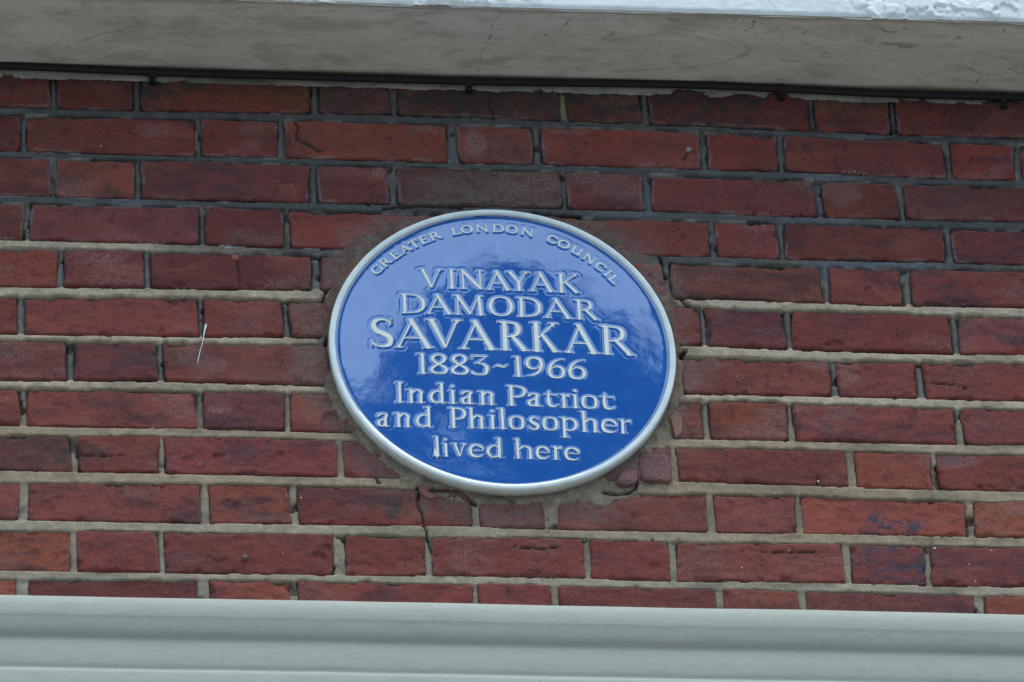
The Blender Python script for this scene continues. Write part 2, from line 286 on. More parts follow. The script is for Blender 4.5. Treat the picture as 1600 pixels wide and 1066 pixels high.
# measured courses: row, left, right, bottom left/right, top left/right (mm), tone
BRICKS = [
(1,-1230.0,-991.5,429.3,429.3,496.8,496.8,'r'),
(1,-979.0,-873.5,429.3,429.3,496.8,496.8,'p'),
(1,-861.0,-622.5,429.3,429.4,496.8,496.9,'r'),
(1,-610.6,-504.1,429.3,429.0,496.8,496.5,'r'),
(1,-491.3,-252.3,429.1,433.2,496.6,500.7,'o'),
(1,-235.8,-137.4,433.4,434.1,500.9,501.6,'d'),
(1,-122.7,107.0,434.0,431.1,501.5,498.6,'d'),
(1,120.9,225.6,431.1,429.9,498.6,497.4,'r'),
(1,239.5,469.0,429.5,424.5,497.0,492.0,'r'),
(1,481.1,586.6,424.4,423.3,491.9,490.8,'r'),
(1,599.7,838.2,423.3,421.3,490.8,488.8,'r'),
(1,850.7,956.2,421.3,421.3,488.8,488.8,'r'),
(1,968.7,1207.2,421.3,421.3,488.8,488.8,'r'),
(2,-1139.9,-1034.4,349.5,349.5,411.9,411.9,'r'),
(2,-1021.9,-783.4,349.5,349.5,411.9,411.9,'p'),
(2,-770.9,-665.4,349.5,350.0,411.9,412.6,'r'),
(2,-652.7,-417.9,349.9,349.2,412.6,413.9,'r'),
(2,-405.1,-300.4,349.4,350.6,414.0,414.4,'r'),
(2,-286.7,-58.0,350.6,349.6,414.5,414.3,'o'),
(2,-39.7,64.1,349.4,350.0,414.3,414.4,'p'),
(2,80.7,305.8,350.3,350.1,414.5,413.9,'r'),
(2,319.7,417.9,350.0,349.8,413.6,411.3,'r'),
(2,430.9,661.1,349.9,343.7,410.9,406.0,'p'),
(2,674.1,761.9,343.7,344.4,405.9,406.5,'r'),
(2,775.1,1013.6,344.9,344.9,406.9,407.1,'r'),
(2,1026.1,1131.6,344.9,344.9,407.1,407.1,'r'),
(2,1144.1,1382.6,344.9,344.9,407.1,407.1,'p'),
(3,-1230.8,-992.3,269.3,269.3,334.5,334.5,'r'),
(3,-979.8,-874.3,269.3,269.3,334.5,334.5,'p'),
(3,-861.8,-623.3,269.3,270.4,334.5,335.8,'r'),
(3,-613.4,-503.4,270.2,269.4,335.7,334.8,'o'),
(3,-492.5,-257.0,269.7,271.0,334.9,335.1,'p'),
(3,-242.5,-145.1,271.1,271.7,335.1,336.0,'p'),
(3,-129.7,101.5,271.7,271.9,336.3,335.0,'d'),
(3,113.4,218.9,271.9,271.8,334.9,334.3,'p'),
(3,234.5,467.4,271.8,268.5,334.3,331.7,'p'),
(3,481.3,586.7,268.4,267.9,331.5,328.6,'p'),
(3,598.7,837.2,267.8,270.3,328.2,328.5,'p'),
(3,849.7,955.2,270.3,270.3,328.5,328.5,'p'),
(3,967.7,1206.2,270.3,270.3,328.5,328.5,'p'),
(4,-1385.0,-1146.5,192.2,192.2,252.2,252.2,'r'),
(4,-1134.0,-1028.5,192.2,192.2,252.2,252.2,'p'),
(4,-1016.0,-777.5,192.2,192.2,252.2,252.2,'r'),
(4,-765.0,-659.5,192.2,192.4,252.2,253.1,'p'),
(4,-647.9,-413.5,192.2,191.5,253.3,254.7,'p'),
(4,-403.6,-295.5,191.5,189.7,254.6,253.9,'p'),
(4,-283.8,-61.8,190.0,192.3,253.8,253.5,'r'),
(4,-49.1,63.7,192.3,192.7,253.5,253.6,'r'),
(4,75.5,309.3,192.8,192.7,253.6,252.2,'r'),
(4,321.2,408.3,192.6,191.5,252.2,252.8,'r'),
(4,420.2,646.8,191.3,192.5,252.9,250.5,'r'),
(4,661.6,767.1,192.1,191.9,250.2,250.6,'p'),
(4,779.6,1018.1,191.9,191.9,250.6,250.6,'p'),
(4,1030.6,1136.1,191.9,191.9,250.6,250.6,'p'),
(4,1148.6,1387.1,191.9,191.9,250.6,250.6,'r'),
(5,-1220.9,-982.4,108.1,108.1,171.9,171.9,'r'),
(5,-969.9,-864.4,108.1,108.1,171.9,171.9,'p'),
(5,-851.9,-613.4,108.1,110.1,171.9,173.3,'o'),
(5,-600.9,-493.8,110.3,112.1,173.3,174.3,'p'),
(5,-481.3,-259.7,112.3,115.8,174.5,173.8,'p'),
(5,-242.6,-141.7,115.9,116.2,173.8,173.9,'p'),
(5,-128.2,105.2,116.2,117.0,173.9,174.1,'r'),
(5,117.9,238.8,117.0,117.4,174.1,174.2,'r'),
(5,252.4,464.9,117.4,115.0,174.3,175.3,'d'),
(5,478.6,579.3,114.5,113.3,175.3,175.1,'p'),
(5,595.8,834.3,113.4,116.5,174.9,177.0,'r'),
(5,846.8,952.3,116.5,116.5,177.0,177.0,'o'),
(5,964.8,1203.3,116.5,116.5,177.0,177.0,'r'),
(6,-1145.1,-1039.6,26.0,26.0,86.9,86.9,'r'),
(6,-1027.1,-788.6,26.0,26.0,86.9,86.9,'p'),
(6,-776.1,-670.6,26.0,26.7,86.9,87.8,'r'),
(6,-657.3,-419.3,27.2,30.2,88.5,93.6,'r'),
(6,-408.6,-301.4,30.0,32.6,93.4,92.6,'r'),
(6,-288.9,-64.0,32.7,33.4,92.8,94.7,'r'),
(6,-50.5,62.0,33.4,33.7,94.8,95.8,'r'),
(6,75.6,285.3,33.8,34.4,95.9,97.7,'r'),
(6,298.0,405.7,34.5,30.8,97.7,95.8,'p'),
(6,419.4,641.7,31.0,29.9,95.2,93.3,'r'),
(6,656.3,761.8,30.3,32.9,93.3,94.9,'p'),
(6,774.3,1012.8,32.9,32.9,94.9,94.9,'p'),
(6,1025.3,1130.8,32.9,32.9,94.9,94.9,'p'),
(6,1143.3,1381.8,32.9,32.9,94.9,94.9,'p'),
(7,-1210.4,-971.9,-55.3,-55.3,10.5,10.5,'r'),
(7,-959.4,-853.9,-55.3,-55.3,10.5,10.5,'p'),
(7,-841.4,-602.9,-55.3,-51.3,10.5,12.2,'p'),
(7,-588.8,-478.3,-50.5,-48.5,12.3,13.3,'p'),
(7,-465.0,-239.6,-48.7,-49.6,13.4,15.0,'p'),
(7,-228.0,-125.5,-49.6,-49.4,14.9,14.1,'r'),
(7,-112.1,111.7,-49.4,-49.1,14.0,12.3,'r'),
(7,125.1,244.8,-49.1,-48.9,12.2,11.3,'r'),
(7,258.3,465.1,-48.9,-48.7,11.2,9.5,'p'),
(7,477.7,585.6,-48.8,-49.0,9.6,11.1,'p'),
(7,599.3,837.8,-49.0,-51.0,11.3,14.9,'r'),
(7,850.3,955.8,-51.0,-51.0,14.9,14.9,'p'),
(7,968.3,1206.8,-51.0,-51.0,14.9,14.9,'p'),
(8,-1141.0,-1035.5,-131.3,-131.3,-70.5,-70.5,'r'),
(8,-1023.0,-784.5,-131.3,-131.3,-70.5,-70.5,'p'),
(8,-772.0,-666.5,-131.3,-130.9,-70.5,-70.1,'p'),
(8,-655.1,-424.0,-130.7,-128.8,-69.9,-68.2,'r'),
(8,-411.6,-303.1,-128.7,-129.7,-68.3,-67.0,'p'),
(8,-291.6,-61.9,-129.9,-129.0,-66.8,-66.0,'p'),
(8,-48.6,58.3,-128.9,-128.1,-66.0,-66.1,'r'),
(8,71.7,279.3,-128.0,-127.0,-66.1,-66.1,'r'),
(8,290.9,396.9,-127.3,-127.8,-66.1,-66.6,'o'),
(8,409.5,634.9,-127.6,-128.5,-66.7,-68.5,'p'),
(8,647.6,753.1,-127.9,-125.1,-68.6,-67.6,'p'),
(8,765.6,1004.1,-125.1,-125.1,-67.6,-67.6,'p'),
(8,1016.6,1122.1,-125.1,-125.1,-67.6,-67.6,'p'),
(8,1134.6,1373.1,-125.1,-125.1,-67.6,-67.6,'p'),
(9,-1204.4,-965.9,-207.7,-207.7,-149.7,-149.7,'r'),
(9,-953.4,-847.9,-207.7,-207.7,-149.7,-149.7,'p'),
(9,-835.4,-596.9,-207.7,-206.2,-149.7,-147.1,'d'),
(9,-586.4,-477.1,-206.1,-206.0,-146.8,-144.5,'r'),
(9,-466.6,-233.8,-206.0,-204.5,-144.4,-144.5,'p'),
(9,-221.4,-109.4,-204.8,-204.6,-144.6,-144.9,'r'),
(9,-96.1,121.2,-204.5,-201.9,-144.9,-144.5,'r'),
(9,132.8,228.1,-201.8,-200.7,-144.5,-144.1,'r'),
(9,240.6,475.5,-200.5,-204.2,-144.0,-144.2,'r'),
(9,488.9,594.7,-204.4,-205.6,-144.4,-145.1,'o'),
(9,605.5,844.0,-205.7,-205.0,-145.1,-143.8,'r'),
(9,856.5,962.0,-205.0,-205.0,-143.8,-143.8,'p'),
(9,974.5,1213.0,-205.0,-205.0,-143.8,-143.8,'p'),
(10,-1142.3,-1036.8,-287.5,-287.5,-228.0,-228.0,'r'),
(10,-1024.3,-785.8,-287.5,-287.5,-228.0,-228.0,'p'),
(10,-773.3,-667.8,-287.5,-287.5,-228.0,-227.3,'r'),
(10,-653.9,-420.8,-287.6,-287.2,-227.0,-223.2,'r'),
(10,-408.6,-298.5,-286.9,-286.0,-223.1,-222.1,'o'),
(10,-287.1,-50.0,-286.1,-283.0,-222.0,-223.7,'r'),
(10,-37.7,50.3,-283.8,-286.1,-231.1,-232.5,'r'),
(10,70.7,274.3,-285.9,-285.5,-225.8,-222.9,'p'),
(10,287.6,398.8,-285.5,-284.3,-222.8,-222.5,'p'),
(10,408.6,637.1,-284.0,-284.2,-222.6,-225.4,'o'),
(10,648.8,754.3,-284.4,-284.1,-225.6,-225.7,'O'),
(10,766.8,1005.3,-284.1,-284.1,-225.7,-225.7,'r'),
(10,1017.8,1123.3,-284.1,-284.1,-225.7,-225.7,'r'),
(10,1135.8,1374.3,-284.1,-284.1,-225.7,-225.7,'p'),
(11,-1205.6,-967.1,-372.8,-372.8,-307.6,-307.6,'r'),
(11,-954.6,-849.1,-372.8,-372.8,-307.6,-307.6,'p'),
(11,-836.6,-598.1,-372.8,-371.0,-307.6,-305.8,'O'),
(11,-587.7,-479.6,-370.9,-369.9,-305.6,-304.6,'r'),
(11,-470.0,-242.4,-369.8,-369.0,-304.6,-303.4,'r'),
(11,-225.0,-116.7,-368.8,-366.7,-303.4,-303.9,'r'),
(11,-105.3,100.7,-366.4,-366.5,-303.9,-302.3,'r'),
(11,110.4,217.7,-366.8,-367.7,-302.5,-303.3,'r'),
(11,229.2,457.4,-367.5,-365.6,-303.2,-302.7,'r'),
(11,470.7,571.8,-365.8,-367.0,-302.7,-302.7,'r'),
(11,581.6,820.1,-367.1,-366.6,-302.6,-301.3,'p'),
(11,832.6,938.1,-366.6,-366.6,-301.3,-301.3,'d'),
(11,950.6,1189.1,-366.6,-366.6,-301.3,-301.3,'d'),
(12,-1146.0,-1040.5,-450.8,-450.8,-386.3,-386.3,'r'),
(12,-1028.0,-789.5,-450.8,-450.8,-386.3,-386.3,'p'),
(12,-777.0,-671.5,-450.8,-450.5,-386.3,-386.0,'o'),
(12,-654.4,-427.9,-450.2,-447.3,-385.7,-382.6,'p'),
(12,-410.6,-305.1,-447.1,-446.4,-382.3,-381.5,'o'),
(12,-291.3,-56.5,-446.4,-446.1,-381.5,-381.1,'r'),
(12,-44.2,51.8,-446.1,-446.0,-381.0,-380.9,'r'),
(12,65.8,276.9,-446.0,-446.4,-380.9,-381.1,'r'),
(12,291.0,392.3,-446.4,-446.6,-381.1,-381.2,'r'),
(12,403.8,634.4,-446.6,-448.8,-381.2,-383.2,'p'),
(12,650.3,755.8,-449.1,-449.3,-383.4,-383.7,'o'),
(12,768.3,1006.8,-449.3,-449.3,-383.7,-383.7,'d'),
(12,1019.3,1124.8,-449.3,-449.3,-383.7,-383.7,'d'),
(12,1137.3,1375.8,-449.3,-449.3,-383.7,-383.7,'p')]

# ------------------------------------------------------------------ plaque constants (metres)
PCX, PCZ, PR, PRI = 0.004, 0.007, 0.242, 0.2335      # centre, outer and inner radius
PROUD = 0.021

# ------------------------------------------------------------------ the rest of the house, street and tree (outside the frame)
def box(x0, x1, y0, y1, z0, z1):
    V = [(x, y, z) for x in (x0, x1) for y in (y0, y1) for z in (z0, z1)]
    Fc = [(0, 1, 3, 2), (4, 6, 7, 5), (0, 4, 5, 1), (2, 3, 7, 6), (0, 2, 6, 4), (1, 5, 7, 3)]
    return V, Fc
def boxes(lst):
    V, Fc = [], []
    for b in lst:
        v, f = box(*b); k = len(V); V += v; Fc += [tuple(i+k for i in q) for q in f]
    return V, Fc
GZ = -7.0
def outer_brick():
    s = NT('outer_brick'); g = s.n('NewGeometry')
    sx = s.n('SeparateXYZ'); s.l(g.outputs['Position'], sx.inputs[0]); cx = s.n('CombineXYZ'); s.l(sx.outputs[0], cx.inputs[0]); s.l(sx.outputs[2], cx.inputs[1])
    b = s.n('TexBrick'); s.l(cx.outputs[0], b.inputs['Vector']); b.inputs['Scale'].default_value = 1.0
    b.inputs['Brick Width'].default_value = 0.24; b.inputs['Row Height'].default_value = 0.0795; b.inputs['Mortar Size'].default_value = 0.007
    b.inputs['Color1'].default_value = (0.22, 0.055, 0.045, 1); b.inputs['Color2'].default_value = (0.16, 0.045, 0.042, 1); b.inputs['Mortar'].default_value = (0.28, 0.25, 0.20, 1)
    return s.done(b.outputs['Color'], 0.85)
wall = empty('brick_wall'); tag(wall, 'red brick wall in alternating long and short bricks with tan and grey mortar', 'wall')
obj('wall_body', mesh('wall_body', *boxes([(-8, 8, 0.055, 8, GZ, 4.5), (-8, -1.16, 0.004, 0.0545, GZ, 0.4985), (1.16, 8, 0.004, 0.0545, GZ, 0.4985), (-1.1595, 1.1595, 0.004, 0.0545, GZ, -0.80), (-8, 8, 0.004, 0.0545, 0.82, 4.5)]), smooth=False), outer_brick(), wall)
ground = simple('asphalt', (0.055, 0.055, 0.055), 0.9, 0.2, 0.3, 6)
pave = simple('paving', (0.33, 0.315, 0.29), 0.9, 0.2, 0.2, 9)
g = obj('ground', mesh('ground', [(-250, -250, GZ-0.12), (250, -250, GZ-0.12), (250, 250, GZ-0.12), (-250, 250, GZ-0.12)], [(0, 1, 2, 3)], False), ground); tag(g, kind='structure')
g = obj('pavement', mesh('pavement', *box(-40, 40, -9.5, 0.0, GZ-0.11, GZ), smooth=False), pave); tag(g, kind='structure')

# ------------------------------------------------------------------ bricks
CM = {'r': (0.222, 0.050, 0.040), 'o': (0.255, 0.062, 0.040), 'O': (0.32, 0.080, 0.046), 'p': (0.198, 0.050, 0.043), 'd': (0.125, 0.044, 0.038)}
CRACKS = [   # cracks running across bricks: (points in mm, half width mm)
    ([(-120, -229), (-123, -243), (-121, -254), (-117, -266), (-116, -280), (-113, -292)], 1.3),
    ([(-273, 412), (-268, 404), (-273, 388), (-272, 380), (-258, 373), (-241, 362)], 1.1),
    ([(4, 500), (9, 470), (8, 455), (13, 431)], 0.9),
    ([(-362, 163), (-361, 150), (-357, 140), (-360, 118)], 0.7),
    ([(445, 272), (449, 262), (448, 246)], 0.6), ([(433, -180), (434, -196), (431, -212)], 0.5),
    ([(290, 380), (287, 372), (283, 362)], 0.6), ([(255, -205), (262, -212), (275, -213)], 1.6),
    ([(278, 96), (287, 90), (290, 78), (296, 72), (299, 58), (299, 42)], 1.5),
    ([(-236, -20), (-215, -24), (-205, -26)], 0.8), ([(-500, -220), (-470, -228)], 0.5),
    ([(-470, 96), (-455, 88), (-448, 84)], 0.5), ([(-560, 20), (-540, 12), (-530, 8)], 0.6),
    ([(-600, -178), (-560, -180), (-520, -176)], 0.5), ([(-300, 340), (-290, 332)], 0.6),
    ([(610, -22), (640, -26), (656, -32)], 0.7), ([(640, 110), (628, 116), (610, 112)], 0.6),
    ([(320, -316), (380, -319), (420, -317)], 0.5), ([(5, -318), (40, -322), (70, -316)], 0.5)]
CHIPS = [  # broken arrises: x, z, radius mm, depth mm
    (-262, -338, 9, 7), (-251, -325, 8, 6), (-118, -233, 8, 7), (-235, -104, 14, 5), (-220, -98, 9, 5), (-296, -268, 9, 4),
    (-280, 400, 7, 2), (-440, 118, 9, 5), (-345, 118, 8, 4), (474, 40, 12, 5), (462, 36, 9, 4), (200, -345, 12, 3), (214, -350, 8, 4),
    (-610, 244, 8, 4), (-505, 270, 9, 4), (-490, 268, 6, 3), (640, 338, 9, 4), (-385, -253, 9, 4), (-370, -255, 7, 4), (560, 335, 6, 3),
    (-480, -178, 6, 3), (-395, -176, 8, 4), (-310, -170, 5, 3), (415, 253, 6, 3), (300, -205, 6, 4), (-232, 116, 6, 4), (660, -200, 6, 4), (-60, 440, 6, 3),
    (-570, -370, 5, 3), (690, 262, 8, 4), (500, -12, 7, 3), (-100, 270, 7, 3), (40, 320, 6, 4), (52, 318, 6, 4)]
def brick_mesh(k, row, xl, xr, zbl, zbr, ztl, ztr):
    gx = 0.0011; xl, xr, zbl, zbr, ztl, ztr = xl-gx, xr+gx, zbl-gx, zbr-gx, ztl+gx, ztr+gx
    xc, zc = (xl+xr)/2, (zbl+zbr+ztl+ztr)/4
    fine = abs(xc) < 0.87 and row <= 12
    st = 0.0026 if fine else 0.011
    nx = max(8, int((xr-xl)/st)); nz = max(5, int((ztl-zbl)/st))
    # denser near the borders
    def par(n):
        t = np.linspace(0, 1, n); return t
    s, t = np.meshgrid(par(nx), par(nz), indexing='ij')
    L, H = xr-xl, ztl-zbl
    r = 0.0035+0.004*rng.random()
    # wobbling outline: each side moves in and out
    zb = zbl+(zbr-zbl)*s; zt = ztl+(ztr-ztl)*s
    def edge(u, sd, a=0.0028): return a*2*fbm(u+k*1.7, sd*3.1+k*0.37, 0.034, 5, 5, 0.66)
    lX = xl+edge(zc+t*H, 1)+0.0026*rng.standard_normal()*(t-0.5); rX = xr+edge(zc+t*H, 2)+0.0028*rng.standard_normal()*(t-0.5)
    zb = zb+edge(xc+s*L, 3); zt = zt+edge(xc+s*L, 4)
    X = lX+(rX-lX)*s; Z = zb+(zt-zb)*t
    # rounded corners
    dx = np.minimum(s, 1-s)*L; dz = np.minimum(t, 1-t)*H
    c4 = 0.003+0.009*rng.random(4)**1.6; cr = np.where(s < .5, np.where(t < .5, c4[0], c4[1]), np.where(t < .5, c4[2], c4[3]))
    cx = np.clip(1-dx/cr, 0, 1); cz = np.clip(1-dz/cr, 0, 1)
    q = np.hypot(cx, cz); pull = np.where(q > 1, (q-1)/np.maximum(q, 1e-6), 0)
    X = X+np.where(s < .5, 1, -1)*pull*cx*cr; Z = Z+np.where(t < .5, 1, -1)*pull*cz*cr
    de = np.minimum(dx, dz)
    # face relief
    proud = 0.0005+0.0014*rng.standard_normal() if row > 0 else 0
    proud = float(np.clip(proud, -0.0018, 0.0025))
    tx, tz = 0.004*rng.standard_normal(2)
    h = proud+tx*(X-xc)+2*tz*(Z-zc)+0.0030*fbm(X, Z, 0.045, 20+k % 7, 4)+0.0026*fbm(X*0.7, Z*1.2, 0.012, 31, 5, 0.66)
    rr = 0.0022+0.0018*fbm(X, Z, 0.02, 8, 3)*2
    e = np.clip(1-de/np.maximum(rr, 0.001), 0, 1); h = h-0.0032*e*e
    ck = np.zeros_like(X)
    for pts, hw in CRACKS:
        P = [(a/1000, b/1000) for a, b in pts]
        if min(a for a, b in P) > xr or max(a for a, b in P) < xl or min(b for a, b in P) > ztl+.004 or max(b for a, b in P) < zbl-.004: continue
        d = polydist(X+0.0012*fbm(X, Z, 0.008, 3), Z+0.0012*fbm(X, Z, 0.008, 4), P)
        ck = np.maximum(ck, 1-sstep(hw*0.001*0.6, hw*0.001*1.5+0.0007, d))
    h = h-0.0045*ck
    for (a, b, rad, dep) in CHIPS:
        d = np.hypot(X-a/1000, (Z-b/1000)*1.5)+0.014*fbm(X, Z, 0.014, 9, 5, 0.65); m = 1-sstep(rad*0.0007, rad*0.00105, d); h = h-m*dep*0.0006; ck = np.maximum(ck, m*0.04)
    # random small chips along arrises
    chipn = fbm(X, Z, 0.016, 50, 3); m = sstep(0.20, 0.34, chipn)*(1-sstep(0.002, 0.009, de)); h = h-0.004*m
    # paint, soot, bloom
    top = (row <= 4)
    pale = (1-sstep(0.0012, 0.0050, de))*sstep(-0.12, 0.2, fbm(X, Z, 0.035, 61, 3))*(1.3 if row <= 4 else (0.45 if row in (5, 10, 11) else 0.22))
    pale = np.maximum(pale, 0.5*sstep(0.16, 0.36, fbm(X*0.6, Z, 0.06, 71+row, 4))*(1 if row in (2, 3, 7, 8, 9) else 0.6))
    def blob(x, z, rx, rz, a=1.0): return a*(1-sstep(0.55, 1.15, np.hypot((X*1000-x)/rx, (Z*1000-z)/rz)+0.5*fbm(X, Z, 0.02, 33)))
    for b in [(-17, 380, 16, 30, 1), (-30, 312, 80, 26, .75), (60, 318, 70, 30, .8), (190, 312, 55, 28, .5), (-155, 325, 14, 10, .8), (-80, 404, 40, 8, .8), (120, 408, 40, 7, .8), (168, -170, 26, 34, .9), (-190, -170, 22, 30, .5), (-192, 212, 34, 30, .55), (-225, 150, 22, 30, .5), (240, 160, 25, 30, .7), (-300, -40, 90, 26, .30), (-120, 225, 40, 20, .4), (-60, -262, 40, 24, .55), (90, -262, 70, 30, .3), (-250, 0, 40, 26, .35), (310, 160, 40, 24, .2), (-340, 20, 60, 12, .6), (-390, -98, 20, 8, .7)]:
        pale = np.maximum(pale, 0.75*blob(*b))
    soot = np.zeros_like(X)
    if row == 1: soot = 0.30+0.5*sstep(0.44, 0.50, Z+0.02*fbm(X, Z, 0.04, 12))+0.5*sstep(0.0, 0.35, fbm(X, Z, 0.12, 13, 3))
    if row in (2, 3): soot = 0.35*sstep(0.05, 0.35, fbm(X, Z, 0.10, 14+row, 3))
    for b in [(-60, 466, 90, 30, .95), (-185, 470, 60, 30, .6), (150, 470, 40, 24, .7), (-155, -255, 26, 22, .85), (-175, -245, 40, 12, .6), (-590, -175, 60, 22, .8), (-30, 320, 60, 26, .5), (530, 20, 50, 14, .5), (-465, -12, 70, 20, .55), (-210, -76, 30, 24, .5), (600, -330, 60, 30, .35), (-255, 260, 20, 10, .4), (-250, 316, 12, 30, .5), (-545, -80, 60, 24, .45), (270, 118, 30, 14, .5)]:
        soot = np.maximum(soot, blob(*b))
    moss = np.zeros_like(X)
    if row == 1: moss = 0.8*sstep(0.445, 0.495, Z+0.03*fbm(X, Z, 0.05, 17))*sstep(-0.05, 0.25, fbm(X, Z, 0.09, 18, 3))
    for b in [(505, 478, 36, 20, 1), (-250, 465, 36, 30, .9), (-545, 475, 50, 22, .5), (185, 475, 60, 20, .5), (-420, 470, 60, 18, .4)]: moss = np.maximum(moss, blob(*b))
    stain = np.zeros_like(X)
    for b in [(512, -258, 15, 22, 1.1), (508, -276, 26, 9, 1.1), (545, -268, 40, 11, 1.3), (565, -262, 20, 12, 1.1)] if row == 10 else ([(500, -312, 14, 12, 1.2), (530, -308, 30, 7, .9), (522, -342, 28, 12, .9), (548, -336, 16, 10, 1.1), (566, -325, 9, 30, 1.2), (545, -360, 30, 8, 1.0), (515, -358, 22, 7, .7), (520, -325, 24, 14, .5)] if row == 11 else []):
        stain = np.maximum(stain, blob(*b))
    Y = -h
    V = np.stack([X-xc, Y, Z-zc], -1).reshape(-1, 3)
    q = gridfaces(nx, nz)
    # skirt going back into the wall
    idx = np.arange(nx*nz).reshape(nx, nz)
    loop = np.concatenate([idx[:, 0], idx[-1, 1:], idx[-2::-1, -1], idx[0, -2:0:-1]])
    back = V[loop].copy(); back[:, 1] = 0.050
    n0 = len(V); V = np.vstack([V, back]); m = len(loop)
    a = np.arange(m); b2 = (a+1) % m
    sk = np.stack([loop[b2], loop[a], n0+a, n0+b2], 1)
    Fq = np.vstack([q, sk])
    pad = lambda arr: np.concatenate([np.clip(arr, 0, 1.3).ravel(), np.zeros(m)])
    sootf = np.maximum(soot, ck*1.3)
    rp = np.hypot(X-PCX, Z-PCZ)-PR; film = 0.9*(1-sstep(0.012, 0.075, rp+0.05*fbm(X, Z, 0.05, 37, 3)))
    return mesh('brick', V, Fq, True, {'pale': pad(pale), 'soot': pad(sootf), 'moss': pad(moss), 'stain': pad(stain), 'film': pad(film)}), xc, zc
ALL = [(r, *[v/1000 for v in b], c) for r, *b, c in BRICKS]
# courses hidden behind the moulding below
for n in (13, 14, 15):
    for (r, a, b, z0, z1, z2, z3, c) in [t for t in ALL if t[0] == (11 if n % 2 else 12)]:
        dz = 0.0795*(n-r); ALL.append((n, a, b, z0-dz, z1-dz, z2-dz, z3-dz, c))
for k, (row, xl, xr, z0, z1, z2, z3, c) in enumerate(ALL):
    xl, xr = max(xl, -1.155), min(xr, 1.155)
    if xr-xl < 0.03: continue
    if row == 12: z0, z1 = z2-0.065, z3-0.065
    me, xc, zc = brick_mesh(k, row, xl, xr, z0, z1, z2, z3)
    o = obj('brick', me, M_BRICK, wall, (xc, 0, zc))
    base = np.array(CM[c])*(1+0.10*rng.standard_normal())*(1+0.04*rng.standard_normal(3))
    o.color = (*np.clip(base, 0.01, 0.6), 1)
    if row == 10 and 0.43 < xc < 0.6: o['label'] = 'orange brick with a dark blue paint smear'
    if row == 11 and 0.48 < xc < 0.58: o['label'] = 'short brick smeared with dark blue paint'
    if row == 10 and -0.25 < xc < -0.1: o['label'] = 'long brick split by a vertical crack'

# ------------------------------------------------------------------ mortar: one relief sheet behind and between the bricks
def axis(lo, hi, f0, f1, step, coarse):
    return np.concatenate([np.arange(lo, f0, coarse), np.arange(f0, f1, step), np.arange(f1, hi+1e-6, coarse)])
xs = axis(-1.16, 1.16, -0.80, 0.80, 0.0025, 0.02); zs = axis(-0.80, 0.4985, -0.60, 0.4985, 0.0025, 0.02)
X, Z = np.meshgrid(xs, zs, indexing='ij')
D = np.full(X.shape, 1.0); BED = np.full(X.shape, 1.0)
for (row, xl, xr, z0, z1, z2, z3, c) in ALL:
    i0, i1 = np.searchsorted(xs, [xl-0.025, xr+0.025]); j0, j1 = np.searchsorted(zs, [min(z0, z1)-0.025, max(z2, z3)+0.025])
    if i1 <= i0 or j1 <= j0: continue
    x, z = X[i0:i1, j0:j1], Z[i0:i1, j0:j1]; s = np.clip((x-xl)/(xr-xl), 0, 1)
    zb, zt = z0+(z1-z0)*s, z2+(z3-z2)*s
    dx = np.maximum(xl-x, x-xr); dz = np.maximum(zb-z, z-zt)
    d = np.where((dx > 0) & (dz > 0), np.hypot(dx, dz), np.maximum(dx, dz))
    D[i0:i1, j0:j1] = np.minimum(D[i0:i1, j0:j1], d)
    BED[i0:i1, j0:j1] = np.where(dx < 0.02, np.minimum(BED[i0:i1, j0:j1], dz), BED[i0:i1, j0:j1])   # >0 only inside bed joints
rowf = (0.429-Z)/0.0795+1.0        # course number at this height, 1.0 = under course 1
bed = BED > 0.0005
n1 = fbm(X, Z, 0.03, 40, 4); n2 = fbm(X, Z, 0.008, 41, 3); n3 = fbm(X*0.35, Z, 0.03, 42, 4)
# how worn the pointing is: ridged strips high up, full and sandy low down
low = sstep(6.5, 8.5, rowf+1.0*fbm(X, Z, 0.3, 44, 2))
strip = sstep(3.6, 4.9, rowf)*(1-low)
inset = np.where(bed, 0.0019-0.0034*low-0.0010*(1-strip)*(1-low), 0.0020-0.0028*low)+0.0034*n1+0.0022*n2
mid = sstep(0.0, 1.0, (D-inset)/0.0024)*sstep(-0.0042, -0.0022, D)
hj = np.where(bed, 0.0004+0.0012*strip-0.0006*(1-strip)*(1-low), -0.0012)
H = -0.0065+(hj+0.0065)*mid+0.0022*n1*mid+0.0016*n2
H = np.where(D < -0.0045, -0.008, H)
# broken-out bits of joint
brk = sstep(0.26, 0.33, fbm(X, Z, 0.022, 46, 3))*(~bed); H = H-0.006*brk
# --- ring of patching mortar round the plaque
ang = np.degrees(np.arctan2(X-PCX, Z-PCZ)); rad = np.hypot(X-PCX, Z-PCZ)
wa = np.array([-180, -160, -140, -125, -110, -95, -80, -65, -55, -45, -35, -20, 0, 20, 35, 50, 65, 80, 95, 110, 125, 135, 145, 155, 168, 180])
wv = np.array([20, 26, 20, 17, 16, 14, 15, 26, 42, 50, 40, 26, 17, 26, 44, 50, 40, 22, 17, 20, 38, 58, 62, 44, 24, 20])/1000
W = np.interp(ang, wa, wv)*0.9+0.018*fbm(X, Z, 0.05, 48, 6, 0.62)
pr = (rad-PR)/np.maximum(W, 0.004)
patch = 1-sstep(0.72, 1.08, pr+0.25*fbm(X, Z, 0.012, 49, 3))
HP = 0.0014+0.0006*(1-sstep(0, 0.35, pr))-0.0022*sstep(0.3, 1.0, pr)+0.0052*fbm(X, Z, 0.022, 51, 5, 0.6)+0.0016*fbm(X, Z, 0.006, 52, 3)
H = np.where(patch > 0.01, H*(1-patch)+HP*patch, H)
